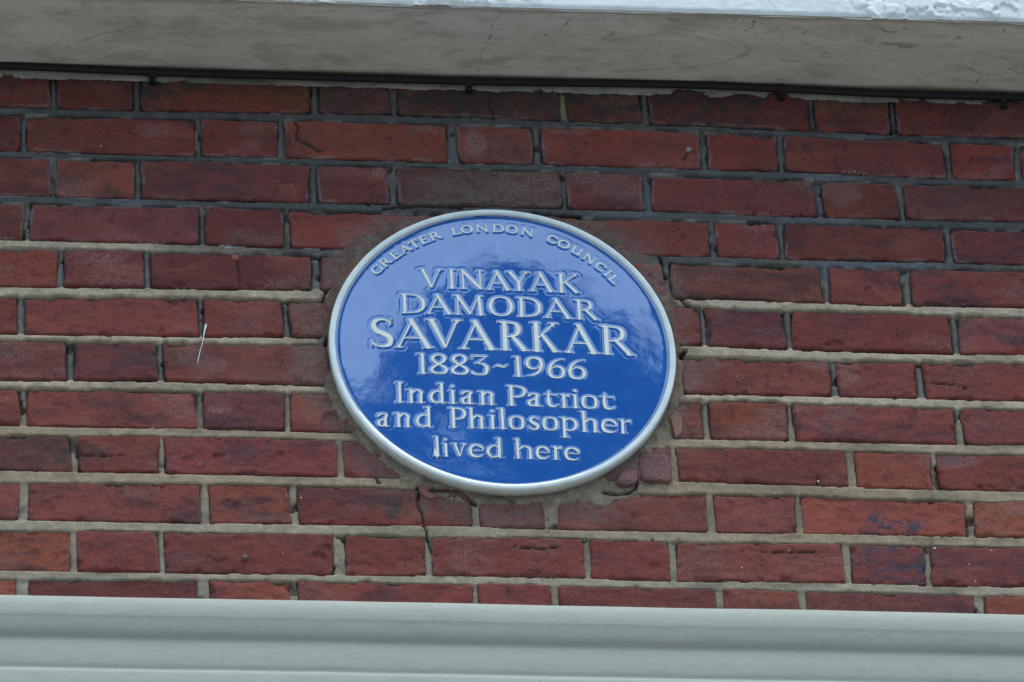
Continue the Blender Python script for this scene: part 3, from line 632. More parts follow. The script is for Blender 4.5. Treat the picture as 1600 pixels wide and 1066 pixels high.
# gaps and cracks in the mortar (points mm, half width mm, depth mm)
GAPS = [([(-121, -222), (-112, -229), (-100, -224), (-80, -226), (-64, -229), (-52, -240), (-44, -246)], 3.0, 14),
        ([(-122, -262), (-117, -280), (-113, -292), (-112, -300), (-111, -312), (-108, -326)], 1.2, 7),
        ([(-249, 196), (-240, 188), (-228, 190)], 2.0, 8), ([(-255, 170), (-235, 172)], 1.6, 6), ([(-236, 120), (-244, 90), (-238, 60)], 1.4, 7),
        ([(-238, 30), (-246, 4), (-240, -20)], 1.6, 7), ([(-172, 268), (-160, 286), (-150, 292)], 1.6, 6),
        ([(236, 190), (240, 172), (238, 160), (246, 150)], 1.5, 7), ([(258, 118), (268, 106), (280, 98)], 2.2, 9),
        ([(256, 12), (262, 22)], 4.0, 7), ([(181, -188), (180, -218)], 1.8, 7), ([(138, -186), (160, -182), (176, -184)], 1.2, 5),
        ([(135, -222), (150, -226), (176, -220)], 1.5, 5), ([(60, 262), (90, 258), (130, 256)], 1.3, 5), ([(-150, 262), (-100, 268), (-40, 266)], 1.4, 6),
        ([(-250, -318), (-246, -335), (-252, -352)], 2.6, 9), ([(197, -300), (200, -330)], 1.0, 6), ([(-66, -245), (-62, -262), (-58, -275)], 1.5, 6),
        ([(-180, -200), (-175, -215)], 1.5, 5)]
GD = np.zeros_like(X)
for pts, hw, dep in GAPS:
    d = polydist(X+0.003*fbm(X, Z, 0.01, 55, 3), Z+0.003*fbm(X, Z, 0.01, 56, 3), [(a/1000, b/1000) for a, b in pts])
    m = 1-sstep(hw*0.0006, hw*0.001+0.0012, d); H = H-dep*0.001*m; GD = np.maximum(GD, m)
# strip of old render at the very top, brushed with paint
# colours
C = np.zeros(X.shape+(3,))
grey = np.array([0.098, 0.096, 0.095]); cream = np.array([0.49, 0.390, 0.275]); sand = np.array([0.375, 0.283, 0.188]); pale = np.array([0.385, 0.315, 0.232]); dk = np.array([0.075, 0.072, 0.066])
f = rowf+0.9*fbm(X, Z, 0.22, 58, 3)-0.35*(X > 0.2)
k1 = sstep(3.7, 4.5, f)[..., None]; k2 = sstep(7.0, 8.4, f)[..., None]; k3 = sstep(9.6, 10.6, rowf+0.6*fbm(X, Z, 0.3, 59, 2)-X*0.5)[..., None]
C = grey*(1-k1)+cream*k1; C = C*(1-k2)+sand*k2; C = C*(1-k3)+pale*k3
# perpends are dirtier than the beds
pd = ((~bed)*(0.62*(1-sstep(6.8, 8.5, rowf))+0.30))[..., None]; C = C*(1-pd)+(dk*1.9)*pd
dirt = (sstep(-0.02, 0.3, n3)*0.5)[..., None]; C = C*(1-dirt)+C*0.5*dirt
C = C*(0.50+0.50*sstep(-0.006, -0.001, H))[..., None]                     # darker where the sheet is recessed
bl = ((rowf < 4.4)*sstep(0.05, 0.35, fbm(X, Z, 0.15, 60, 2)))[..., None]; C = C*(1-bl)+np.array([0.125, 0.130, 0.142])*bl
# crust at brick edges in the upper courses
cr = ((1-sstep(0.0010, 0.0022, np.abs(D-0.0020)))*sstep(0.0, 0.2, fbm(X, Z, 0.03, 62, 3))*(rowf < 5.2))[..., None]*0.75; C = C*(1-cr)+np.array([0.34, 0.32, 0.28])*cr
pt = np.array([0.165, 0.113, 0.092]); pb = np.array([0.27, 0.215, 0.155])
PC = pt+(pb-pt)*sstep(0.05, -0.17, Z+0.05*fbm(X, Z, 0.06, 63))[..., None]
redd = (sstep(0.02, 0.20, fbm(X, Z, 0.035, 64, 6, 0.7))*sstep(-0.08, 0.1, Z)*0.75)[..., None]; PC = PC*(1-redd)+np.array([0.165, 0.075, 0.062])*redd
PC = PC*(0.55+0.85*(0.5+fbm(X, Z, 0.02, 65, 6, 0.7)))[..., None]
pk = np.clip(patch, 0, 1)[..., None]; C = C*(1-pk)+PC*pk
C = C*(1-0.85*GD[..., None])
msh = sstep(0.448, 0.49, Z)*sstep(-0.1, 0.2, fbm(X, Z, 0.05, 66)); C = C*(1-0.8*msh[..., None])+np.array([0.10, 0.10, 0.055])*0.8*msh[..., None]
mj = (1-sstep(0.003, 0.009, np.abs(X-0.114)))*sstep(0.425, 0.435, Z); C = C*(1-mj[..., None])+np.array([0.26, 0.26, 0.14])*mj[..., None]
V = np.stack([X, -H, Z], -1).reshape(-1, 3)
hole = np.zeros((len(xs)-1, len(zs)-1), bool)
keepq = ~((rad < PR-0.02)[:-1, :-1])
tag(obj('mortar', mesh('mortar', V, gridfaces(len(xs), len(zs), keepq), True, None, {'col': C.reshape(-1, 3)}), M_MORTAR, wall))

# broken brick pieces bedded in the patching mortar at the lower right of the plaque
def lump(name, outline, depth, mat, parent, proud=0.004, seed=0, color=None):
    P = np.array(outline)/1000.0; c = P.mean(0); n = 26
    d = np.linspace(0, 1, len(P)+1); Q = np.vstack([P, P[:1]])
    t = np.linspace(0, 1, n, endpoint=False); ox = np.interp(t, d, Q[:, 0]); oz = np.interp(t, d, Q[:, 1])
    rings = [1.0, 0.97, 0.9, 0.7, 0.4]; V = []
    for i, rg in enumerate(rings):
        x = c[0]+(ox-c[0])*rg; z = c[1]+(oz-c[1])*rg
        y = -(proud*[0.0, 0.7, 1.0, 1.05, 1.0][i]+0.0016*fbm(x, z, 0.012, seed+70, 3))
        V += list(zip(x-c[0], y, z-c[1]))
    V.append((0, -proud, 0)); V += list(zip((ox-c[0]), np.full(n, depth), (oz-c[1])))
    Fc = []
    for i in range(len(rings)-1):
        for j in range(n): a = i*n+j; b = i*n+(j+1) % n; Fc.append((a, b, b+n, a+n))
    L0 = (len(rings)-1)*n; ce = len(rings)*n
    for j in range(n): Fc.append((L0+j, L0+(j+1) % n, ce)); Fc.append(((j+1) % n, j, ce+1+j, ce+1+(j+1) % n))
    me = mesh(name, V, [f if len(f) == 3 else f for f in Fc], True, {'pale': np.full(len(V), 0.55), 'soot': np.zeros(len(V)), 'moss': np.zeros(len(V)), 'stain': np.zeros(len(V)), 'film': np.full(len(V), 0.15)})
    o = obj(name, me, mat, parent, (c[0], 0, c[1]))
    if color: o.color = (*color, 1)
    return o
o = lump('brick', [(151, -209), (160, -192), (170, -184), (181, -188), (183, -204), (176, -213), (160, -215)], 0.02, M_BRICK, wall, 0.0065, 1, (0.25, 0.085, 0.085)); o['label'] = 'small loose brick fragment stuck in mortar'
o = lump('brick', [(188, -158), (222, -158), (231, -166), (230, -203), (224, -208), (188, -204), (184, -180)], 0.02, M_BRICK, wall, 0.006, 2, (0.22, 0.065, 0.068)); o['label'] = 'scraped brick stub beside the plaque'
o = lump('brick', [(-121, -219), (-113, -217), (-106, -229), (-97, -233), (-98, -240), (-110, -238), (-118, -231)], 0.02, M_BRICK, wall, 0.001, 3, (0.34, 0.10, 0.08)); o['label'] = 'thin pink brick chip above the crack'
o = lump('brick', [(234, -95), (243, -80), (252, -88), (250, -120), (240, -130)], 0.02, M_BRICK, wall, 0.0035, 4, (0.33, 0.15, 0.11))

# ------------------------------------------------------------------ string course above: soffit and fascia
SD, SZ = 0.1685, 0.4985
ledge = empty('string_course', (0, 0, SZ)); tag(ledge, 'projecting stone ledge over the bricks, grimy grey underside and thick white painted front', 'ledge')
xs2 = np.concatenate([np.arange(-8, -0.9, 0.5), np.arange(-0.9, 0.9, 0.0016), np.arange(0.9, 8.01, 0.5)]); ys2 = np.linspace(0.0, SD, 100)
X2, Y2 = np.meshgrid(xs2, ys2, indexing='ij')
zz = 0.0028*fbm(X2, Y2, 0.09, 80, 4)+0.0006*fbm(X2, Y2, 0.012, 81, 3)
zz = zz+0.004*(1-sstep(0, 0.012, SD-Y2))*(-0.2)
# feathered edge of an old paint patch, curved
patc = np.hypot((X2-0.12)/0.255, (Y2-0.085)/0.055); inside = 1-sstep(0.97, 1.0, patc+0.05*fbm(X2, Y2, 0.03, 82)); inside = inside*(X2 > 0.0)
zz = zz-0.0007*inside
def P2(px, py): return (px, py)
CK = [([(0.012, 0.158), (0.004, 0.14), (0.0, 0.125)], .9), ([(0.0, 0.12), (0.002, 0.10), (-0.004, 0.088)], .8), ([(0.020, 0.092), (-0.002, 0.078), (-0.01, 0.055), (-0.008, 0.02)], .6),
      ([(0.075, 0.11), (0.088, 0.098), (0.092, 0.092)], .9), ([(0.178, 0.118), (0.166, 0.112), (0.160, 0.095), (0.155, 0.092)], .9), ([(0.118, 0.152), (0.108, 0.146), (0.104, 0.132)], .6),
      ([(0.375, 0.152), (0.372, 0.14), (0.364, 0.130)], 1.2), ([(0.345, 0.155), (0.346, 0.146)], .8), ([(0.358, 0.155), (0.356, 0.148)], .7), ([(0.332, 0.155), (0.331, 0.149)], .7), ([(0.386, 0.14), (0.402, 0.138)], .6),
      ([(0.412, 0.140), (0.402, 0.130), (0.392, 0.127)], .9), ([(0.460, 0.140), (0.450, 0.130), (0.442, 0.124)], .9), ([(0.446, 0.118), (0.449, 0.108)], .6), ([(0.30, 0.156), (0.299, 0.150)], .8), ([(0.25, 0.156), (0.258, 0.148), (0.27, 0.147)], .7),
      ([(0.555, 0.143), (0.565, 0.136), (0.580, 0.136), (0.592, 0.144)], 1.6), ([(0.566, 0.110), (0.585, 0.107), (0.600, 0.103), (0.630, 0.092)], 1.3), ([(0.672, 0.132), (0.676, 0.126), (0.668, 0.123)], 1.4),
      ([(0.70, 0.062), (0.705, 0.052), (0.725, 0.046), (0.745, 0.048)], .8), ([(0.755, 0.062), (0.775, 0.052), (0.81, 0.056)], .8), ([(0.718, 0.040), (0.714, 0.026)], .8), ([(0.64, 0.04), (0.643, 0.024)], .8),
      ([(0.735, 0.152), (0.737, 0.142), (0.75, 0.138)], .7), ([(0.795, 0.152), (0.795, 0.142)], .6), ([(0.42, 0.07), (0.435, 0.062), (0.455, 0.062)], .8), ([(-0.60, 0.05), (-0.545, 0.085), (-0.52, 0.09)], .5), ([(-0.18, 0.16), (-0.14, 0.157), (-0.1, 0.159)], 1.0)]
ckk = np.zeros_like(X2)
for pts, hw in CK:
    d = polydist(X2+0.006*fbm(X2, Y2, 0.012, 84, 4, .7), Y2+0.006*fbm(X2, Y2, 0.012, 85, 4, .7), pts); ckk = np.maximum(ckk, (1-sstep(hw*0.0003, hw*0.0006+0.0009, d))*min(0.9, 0.45+0.25*hw)*sstep(-0.35, 0.1, fbm(X2, Y2, 0.01, 92)))
ed = np.exp(-((patc-1.0)/0.02)**2)*(X2 > 0.18)*sstep(-0.3, 0.3, fbm(X2, Y2, 0.03, 86)+0.1)*0.28
ckk = np.maximum(ckk, ed)
zz = zz+0.002*ckk
algae = (1-sstep(0.004, 0.020, Y2+0.012*fbm(X2, Y2, 0.06, 87)))*0.7
grime = sstep(0.0, 0.35, fbm(X2*0.45, Y2, 0.045, 88, 7, 0.72))*0.6
grime = np.maximum(grime, sstep(SD-0.016, SD-0.006, Y2+0.01*fbm(X2, Y2, 0.05, 89))*0.75)
for (a, b, ra, rb, k) in [(-0.25, 0.115, 0.10, 0.02, .5), (-0.35, 0.09, 0.09, 0.016, .4), (0.595, 0.108, 0.045, 0.006, .9), (0.485, 0.075, 0.012, 0.004, .9), (0.435, 0.02, 0.02, 0.006, .6), (0.485, 0.085, 0.008, 0.003, .8), (0.673, 0.128, 0.008, 0.004, .8)]:
    grime = np.maximum(grime, k*(1-sstep(0.3, 1.1, np.hypot((X2-a)/ra, (Y2-b)/rb)+0.6*fbm(X2, Y2, 0.02, 90))))
V = np.stack([X2, -Y2, zz], -1).reshape(-1, 3)
obj('soffit', mesh('soffit', V, gridfaces(len(xs2), len(ys2)), True, {'crack': ckk, 'algae': algae, 'grime': np.clip(grime*0.65, 0, 1)}), M_SOFFIT, ledge)
zs3 = np.concatenate([np.arange(-0.004, 0.09, 0.0026), np.arange(0.09, 0.32, 0.02)])
X3, Z3 = np.meshgrid(xs2, zs3, indexing='ij')
bl = fbm(X3, Z3, 0.028, 95, 4); calm = sstep(-0.10, 0.22, fbm(X3, Z3, 0.16, 94, 3)); f3 = 0.0030*sstep(0.12, 0.17, bl)*calm+0.0016*sstep(0.06, 0.09, fbm(X3, Z3, 0.022, 96, 3))*calm+0.003*fbm(X3, Z3, 0.06, 97)+0.0005*fbm(X3, Z3, 0.007, 98)
drop = np.where(Z3 < 0.004, 0.0022*fbm(X3, Z3*0, 0.03, 99, 5), 0)
V = np.stack([X3, -(SD+0.001+f3-0.004*(1-sstep(-0.004, 0.004, Z3))), Z3+drop+0.002], -1).reshape(-1, 3)
fm = mesh('fascia', V, gridfaces(len(xs2), len(zs3)), True)
obj('fascia', fm, M_FASCIA, ledge)
obj('ledge_body', mesh('ledge_body', *box(-8, 8, -SD+0.004, 0.05, 0.0065, 0.318), smooth=False), M_FASCIA, ledge)

# painted drip strip under the soffit, behind the cable (brushed paint running on to the top course)
xs4 = np.arange(-1.15, 1.15, 0.002); n = len(xs4)
low4 = 0.4792+0.0034*fbm(xs4, xs4*0, 0.09, 101, 5, 0.7)+0.0050*fbm(xs4, xs4*0, 0.010, 102, 5, 0.75)
ks = np.linspace(0, 1, 9); V = []
for kk in ks: V.append(np.stack([xs4, -(0.0042-0.0032*(1-kk)**2+0.002*fbm(xs4, kk*0.02, 0.02, 103, 3)), low4+(0.4992-low4)*kk], 1))
V = np.stack(V, 1).reshape(-1, 3)
obj('paint_strip', mesh('paint_strip', V, gridfaces(n, 9), True), M_STRIP, ledge, (0, 0, -SZ))

# ------------------------------------------------------------------ moulding below
corn = empty('cornice', (0, 0, -0.5585)); tag(corn, 'pale grey-green painted moulding running under the bricks at the foot of the picture', 'moulding')
prof = [(0.01, 0.0140), (-0.19, 0.0035), (-0.2085, 0.0030), (-0.2105, 0.0020), (-0.2125, -0.0010), (-0.2138, -0.012), (-0.2150, -0.0285), (-0.2146, -0.0300), (-0.2138, -0.0325), (-0.2130, -0.038), (-0.2105, -0.047), (-0.2075, -0.054), (-0.2040, -0.056), (-0.2040, -0.064), (-0.2050, -0.078), (-0.2050, -0.096), (-0.2040, -0.1020), (-0.2028, -0.1045), (-0.2038, -0.1065), (-0.2060, -0.109), (-0.2070, -0.114), (-0.207, -0.24), (-0.02, -0.26)]
xs5 = np.concatenate([np.arange(-8, -0.9, 0.5), np.arange(-0.9, 0.9, 0.012), np.arange(0.9, 8.01, 0.5)])
pp = np.array(prof); VV = []
for i, (y, z) in enumerate(pp): VV.append(np.stack([xs5, np.full(len(xs5), y)+(0.0012*fbm(xs5, i*0.013+xs5*0, 0.18, 110, 3) if i > 1 else 0), np.full(len(xs5), z)+0.0024*fbm(xs5, xs5*0, 0.25, 111, 4)], 1))
V = np.stack(VV, 1).reshape(-1, 3)
obj('moulding_face', mesh('moulding_face', V, gridfaces(len(xs5), len(pp), flip=True), True), M_CORNICE, corn)

# ------------------------------------------------------------------ cable and clips
cpts = [(-1.6, .4955), (-1.1, .495), (-0.6929, 0.4944), (-0.60, .4927), (-0.4742, 0.4892), (-0.3278, 0.4897), (-0.1809, 0.4891), (-0.0243, 0.4887), (0.0405, 0.4898), (0.2261, 0.4932), (0.3191, 0.4940), (0.4121, 0.4915), (0.5987, 0.4870), (0.6925, 0.4872), (0.7865, 0.4876), (1.1, .489), (1.6, .490)]
cpts = np.array(cpts); xx = np.arange(-1.6, 1.6, 0.012); zc_ = np.interp(xx, cpts[:, 0], cpts[:, 1])
zc_ = np.convolve(np.pad(zc_, 4, mode='edge'), np.ones(9)/9, 'valid'); V = []; ns = 14
for a in range(ns):
    th = 2*math.pi*a/ns; V.append(np.stack([xx, -0.0100-0.0057*math.cos(th)+0*xx, zc_+0.0057*math.sin(th)], 1))
V = np.stack(V, 1).reshape(-1, 3); m = len(xx); i, j = np.meshgrid(np.arange(m-1), np.arange(ns), indexing='ij'); a = i*ns+j; b = i*ns+(j+1) % ns
Fc = np.stack([a, b, b+ns, a+ns], -1).reshape(-1, 4)
tag(obj('cable', mesh('cable', V, Fc), M_BLACK), 'black cable clipped along the top of the wall under the grey ledge', 'cable')
def clip_mesh(sd):
    # strap bent over the cable, foot and nail head below it
    V, Fc = [], []
    prof = [(-0.002, -0.010), (-0.0085, -0.0092), (-0.0135, -0.0062), (-0.0163, -0.001), (-0.0160, 0.0035), (-0.012, 0.0070), (-0.004, 0.0072)]
    w2 = 0.0048
    for (y, z) in prof:
        for sx in (-1, 1): V.append((sx*w2, y, z))
    for k in range(len(prof)-1): Fc.append((2*k, 2*k+1, 2*k+3, 2*k+2))
    n0 = len(V)
    for (y, z) in prof:
        for sx in (-1, 1): V.append((sx*w2, y+0.0022, z*0.84))
    for k in range(len(prof)-1): Fc.append((n0+2*k, n0+2*k+2, n0+2*k+3, n0+2*k+1))
    for k in range(len(prof)-1):
        for sx in (0, 1): Fc.append((2*k+sx, 2*k+2+sx, n0+2*k+2+sx, n0+2*k+sx))
    v, f = box(-0.0046, 0.0046, -0.0085, 0.0, -0.0165, -0.0072); k = len(V); V += v; Fc += [tuple(i+k for i in q) for q in f]
    return mesh('clip_strap', V, Fc, False)
def disc_mesh(name, r, d, n=14, dome=0.3):
    V = [(r*math.cos(2*math.pi*k/n), 0, r*math.sin(2*math.pi*k/n)) for k in range(n)]+[(0.85*r*math.cos(2*math.pi*k/n), -d, 0.85*r*math.sin(2*math.pi*k/n)) for k in range(n)]+[(0, -d*(1+dome), 0)]
    Fc = [(k, (k+1) % n, n+(k+1) % n, n+k) for k in range(n)]+[(n+k, n+(k+1) % n, 2*n) for k in range(n)]
    return mesh(name, V, Fc)
cm = clip_mesh(0); nm = disc_mesh('nail', 0.0026, 0.003)
CL = [(-0.476, 'black cable clip nearest the left end of the cable, above a long orange-red brick'), (-0.0215, 'black cable clip above and left of the cracked sooty brick at mid wall'), (0.4307, 'black cable clip between the middle and the right end of the cable'), (0.7564, 'black cable clip at the right edge of the picture')]
for x, lab in CL:
    z = float(np.interp(x, xx, zc_)); t = empty('cable_clip', (x, 0, z)); tag(t, lab, 'clip', 'clips holding the black cable')
    obj('strap', cm, M_BLACK, t, (0, 0, 0)); obj('nail', nm, M_BLACK, t, (0.001, -0.0075, -0.0125))
# tail of a broken clip standing up from the cable
v, f = box(-0.002, 0.002, -0.008, -0.002, 0.0, 0.006); v2, f2 = box(-0.0045, -0.001, -0.007, -0.003, 0.0, 0.002)
V = v+v2; Fc = f+[tuple(i+8 for i in q) for q in f2]
tag(obj('broken_clip', mesh('broken_clip', V, Fc, False), M_BLACK, None, (-0.2926, 0, 0.4932)), 'tiny black stub of a broken clip on top of the cable', 'clip')

# ------------------------------------------------------------------ small things on the bricks
sc1 = empty('screw', (0.291, 0, 0.381)); tag(sc1, 'rusty screw head in a scraped orange spot on a long brick', 'screw')
obj('screw_head', disc_mesh('screw_head', 0.0044, 0.0045), M_STEEL, sc1); obj('washer', disc_mesh('washer', 0.0066, 0.0022, 14, 0.0), M_RUST, sc1)
tag(obj('nail', disc_mesh('nail_head', 0.0042, 0.006), M_RUST, None, (-0.362, 0.001, -0.345)), 'dark nail head in a long brick near the lower left', 'nail')
tag(obj('wall_plug', disc_mesh('wall_plug', 0.0058, 0.0022, 5, 0.05), M_PINK, None, (-0.364, 0.001, 0.168)), 'small pink plug end in a brick left of the plaque', 'plug')
# white thread hanging from a joint
th = [(-0.4075, 0.0455, 0.0012), (-0.4085, 0.0395, 0.0017), (-0.4100, 0.033, 0.0012), (-0.4115, 0.022, 0.0007), (-0.4125, 0.015, 0.0006), (-0.4165, 0.0, 0.0006), (-0.4190, -0.012, 0.0006), (-0.4208, -0.0215, 0.0003)]
V = []; 
for i, (x, z, r0) in enumerate(th):
    for k in range(8): a = 2*math.pi*k/8; V.append((x+r0*math.cos(a)+0.4075, -0.006-0.002*math.sin(i*0.8)-r0*math.sin(a), z-0.0455))
Fc = [(i*8+k, i*8+(k+1) % 8, (i+1)*8+(k+1) % 8, (i+1)*8+k) for i in range(len(th)-1) for k in range(8)]
tag(obj('thread', mesh('thread', V, Fc), M_WHITE, None, (-0.4075, 0, 0.0455)), 'short white thread dangling from the joint left of the plaque', 'thread')
# cobweb tuft above the plug
tw = []
for k in range(9):
    a = rng.random()*6.28; l = 0.005+0.006*rng.random(); tw.append([(0, 0), (l*0.5*math.cos(a)+0.001*rng.standard_normal(), l*0.5*math.sin(a)), (l*math.cos(a+0.4), l*0.6*math.sin(a+0.4))])
V, Fc = [], []
for pl in tw:
    for (x0, z0), (x1, z1) in zip(pl[:-1], pl[1:]):
        k = len(V); w3 = 0.00035; V += [(x0, -0.006, z0-w3), (x1, -0.006, z1-w3), (x1, -0.006, z1+w3), (x0, -0.006, z0+w3), (x0, -0.0055, z0), (x1, -0.0055, z1)]
        Fc += [(k, k+1, k+2, k+3), (k, k+4, k+5, k+1), (k+3, k+2, k+5, k+4)]
tag(obj('cobweb', mesh('cobweb', V, Fc, False), simple('web_grey', (0.40, 0.40, 0.40), 0.8), None, (-0.377, 0, 0.184)), 'small grey cobweb tuft on the joint above the pink plug', 'cobweb')
spk = disc_mesh('paint_speck', 0.0022, 0.0006, 9)
for i, (x, z, s_) in enumerate([(-0.533, -0.353, 1.4), (0.588, -0.306, 1.0), (0.633, -0.330, 1.3), (0.667, -0.308, 0.9), (0.673, -0.318, 1.1), (0.716, -0.353, 1.1), (0.640, -0.360, 0.9), (-0.283, -0.243, .7), (0.4345, -0.197, .9), (0.645, -0.234, .9), (0.318, -0.345, .7), (0.385, -0.315, .6), (0.103, -0.305, .6), (-0.31, -0.336, .6), (-0.55, 0.36, .5), (0.333, -0.02, .7), (-0.42, -0.19, .6), (0.53, 0.35, .6)]):
    o = obj('paint_speck', spk, M_WHITE, wall, (x, -0.0012, z)); o.scale = (s_*0.62, 1, s_*(0.5+0.25*(i % 3))); o.rotation_euler = (0, i*1.3, 0)

# ------------------------------------------------------------------ lettering as distance fields
T, TH = 0.074, 0.034
DIL = 0.0
class G:
    """glyph in cap-height units; x coordinates 0..1 of the letter's width W"""
    def __init__(s, W): s.W = W; s.dil = 0.0; s.seg = []; s.ser = []
    def S(s, x0, y0, x1, y1, w0, w1=None): s.seg.append((x0*s.W, y0, x1*s.W, y1, w0, w0 if w1 is None else w1)); return s
    def C(s, pts, lo=TH, hi=T, closed=False, n=9, wf=None, pw=1.5):
        P = [(x*s.W, y) for x, y in pts]; m = len(P); out = []
        rngk = range(m if closed else m-1)
        for k in rngk:
            if closed: p0, p1, p2, p3 = P[(k-1) % m], P[k], P[(k+1) % m], P[(k+2) % m]
            else: p0, p1, p2, p3 = P[max(k-1, 0)], P[k], P[k+1], P[min(k+2, m-1)]
            for t in np.linspace(0, 1, n, endpoint=False):
                out.append(tuple(0.5*((2*p1[d])+(-p0[d]+p2[d])*t+(2*p0[d]-5*p1[d]+4*p2[d]-p3[d])*t*t+(-p0[d]+3*p1[d]-3*p2[d]+p3[d])*t**3) for d in (0, 1)))
        out.append(P[0] if closed else P[-1])
        out = np.array(out); N = len(out); w_ = []
        for i in range(N):
            a, b = out[max(i-1, 0)], out[min(i+1, N-1)]
            if closed and i in (0, N-1): a, b = out[N-2], out[1]
            d = b-a; sn = abs(d[1])/(np.hypot(*d)+1e-9); w_.append(lo+(hi-lo)*sn**pw)
        if wf is not None: w_ = [wf[0]+(wf[1]-wf[0])*i/(N-1) if len(wf) == 2 else float(np.interp(i/(N-1), np.linspace(0, 1, len(wf)), wf)) for i in range(N)]
        for i in range(N-1): s.seg.append((*out[i], *out[i+1], w_[i], w_[i+1]))
        return s
    def serif(s, x, y, l, r, up=1, w=0.024, br=0.05):
        """horizontal tapering serif at foot (up=1) or head (up=-1); l, r = reach in cap heights"""
        X = x*s.W; yy = y+up*w
        if l: s.ser.append((X, yy, X-l, y+up*0.012, w, 0.010)); s.seg.append((X-l*0.35, yy, X, y+up*(w+br*1.6), w*0.6, 0.03))
        if r: s.ser.append((X, yy, X+r, y+up*0.012, w, 0.010)); s.seg.append((X+r*0.35, yy, X, y+up*(w+br*1.6), w*0.6, 0.03))
        return s
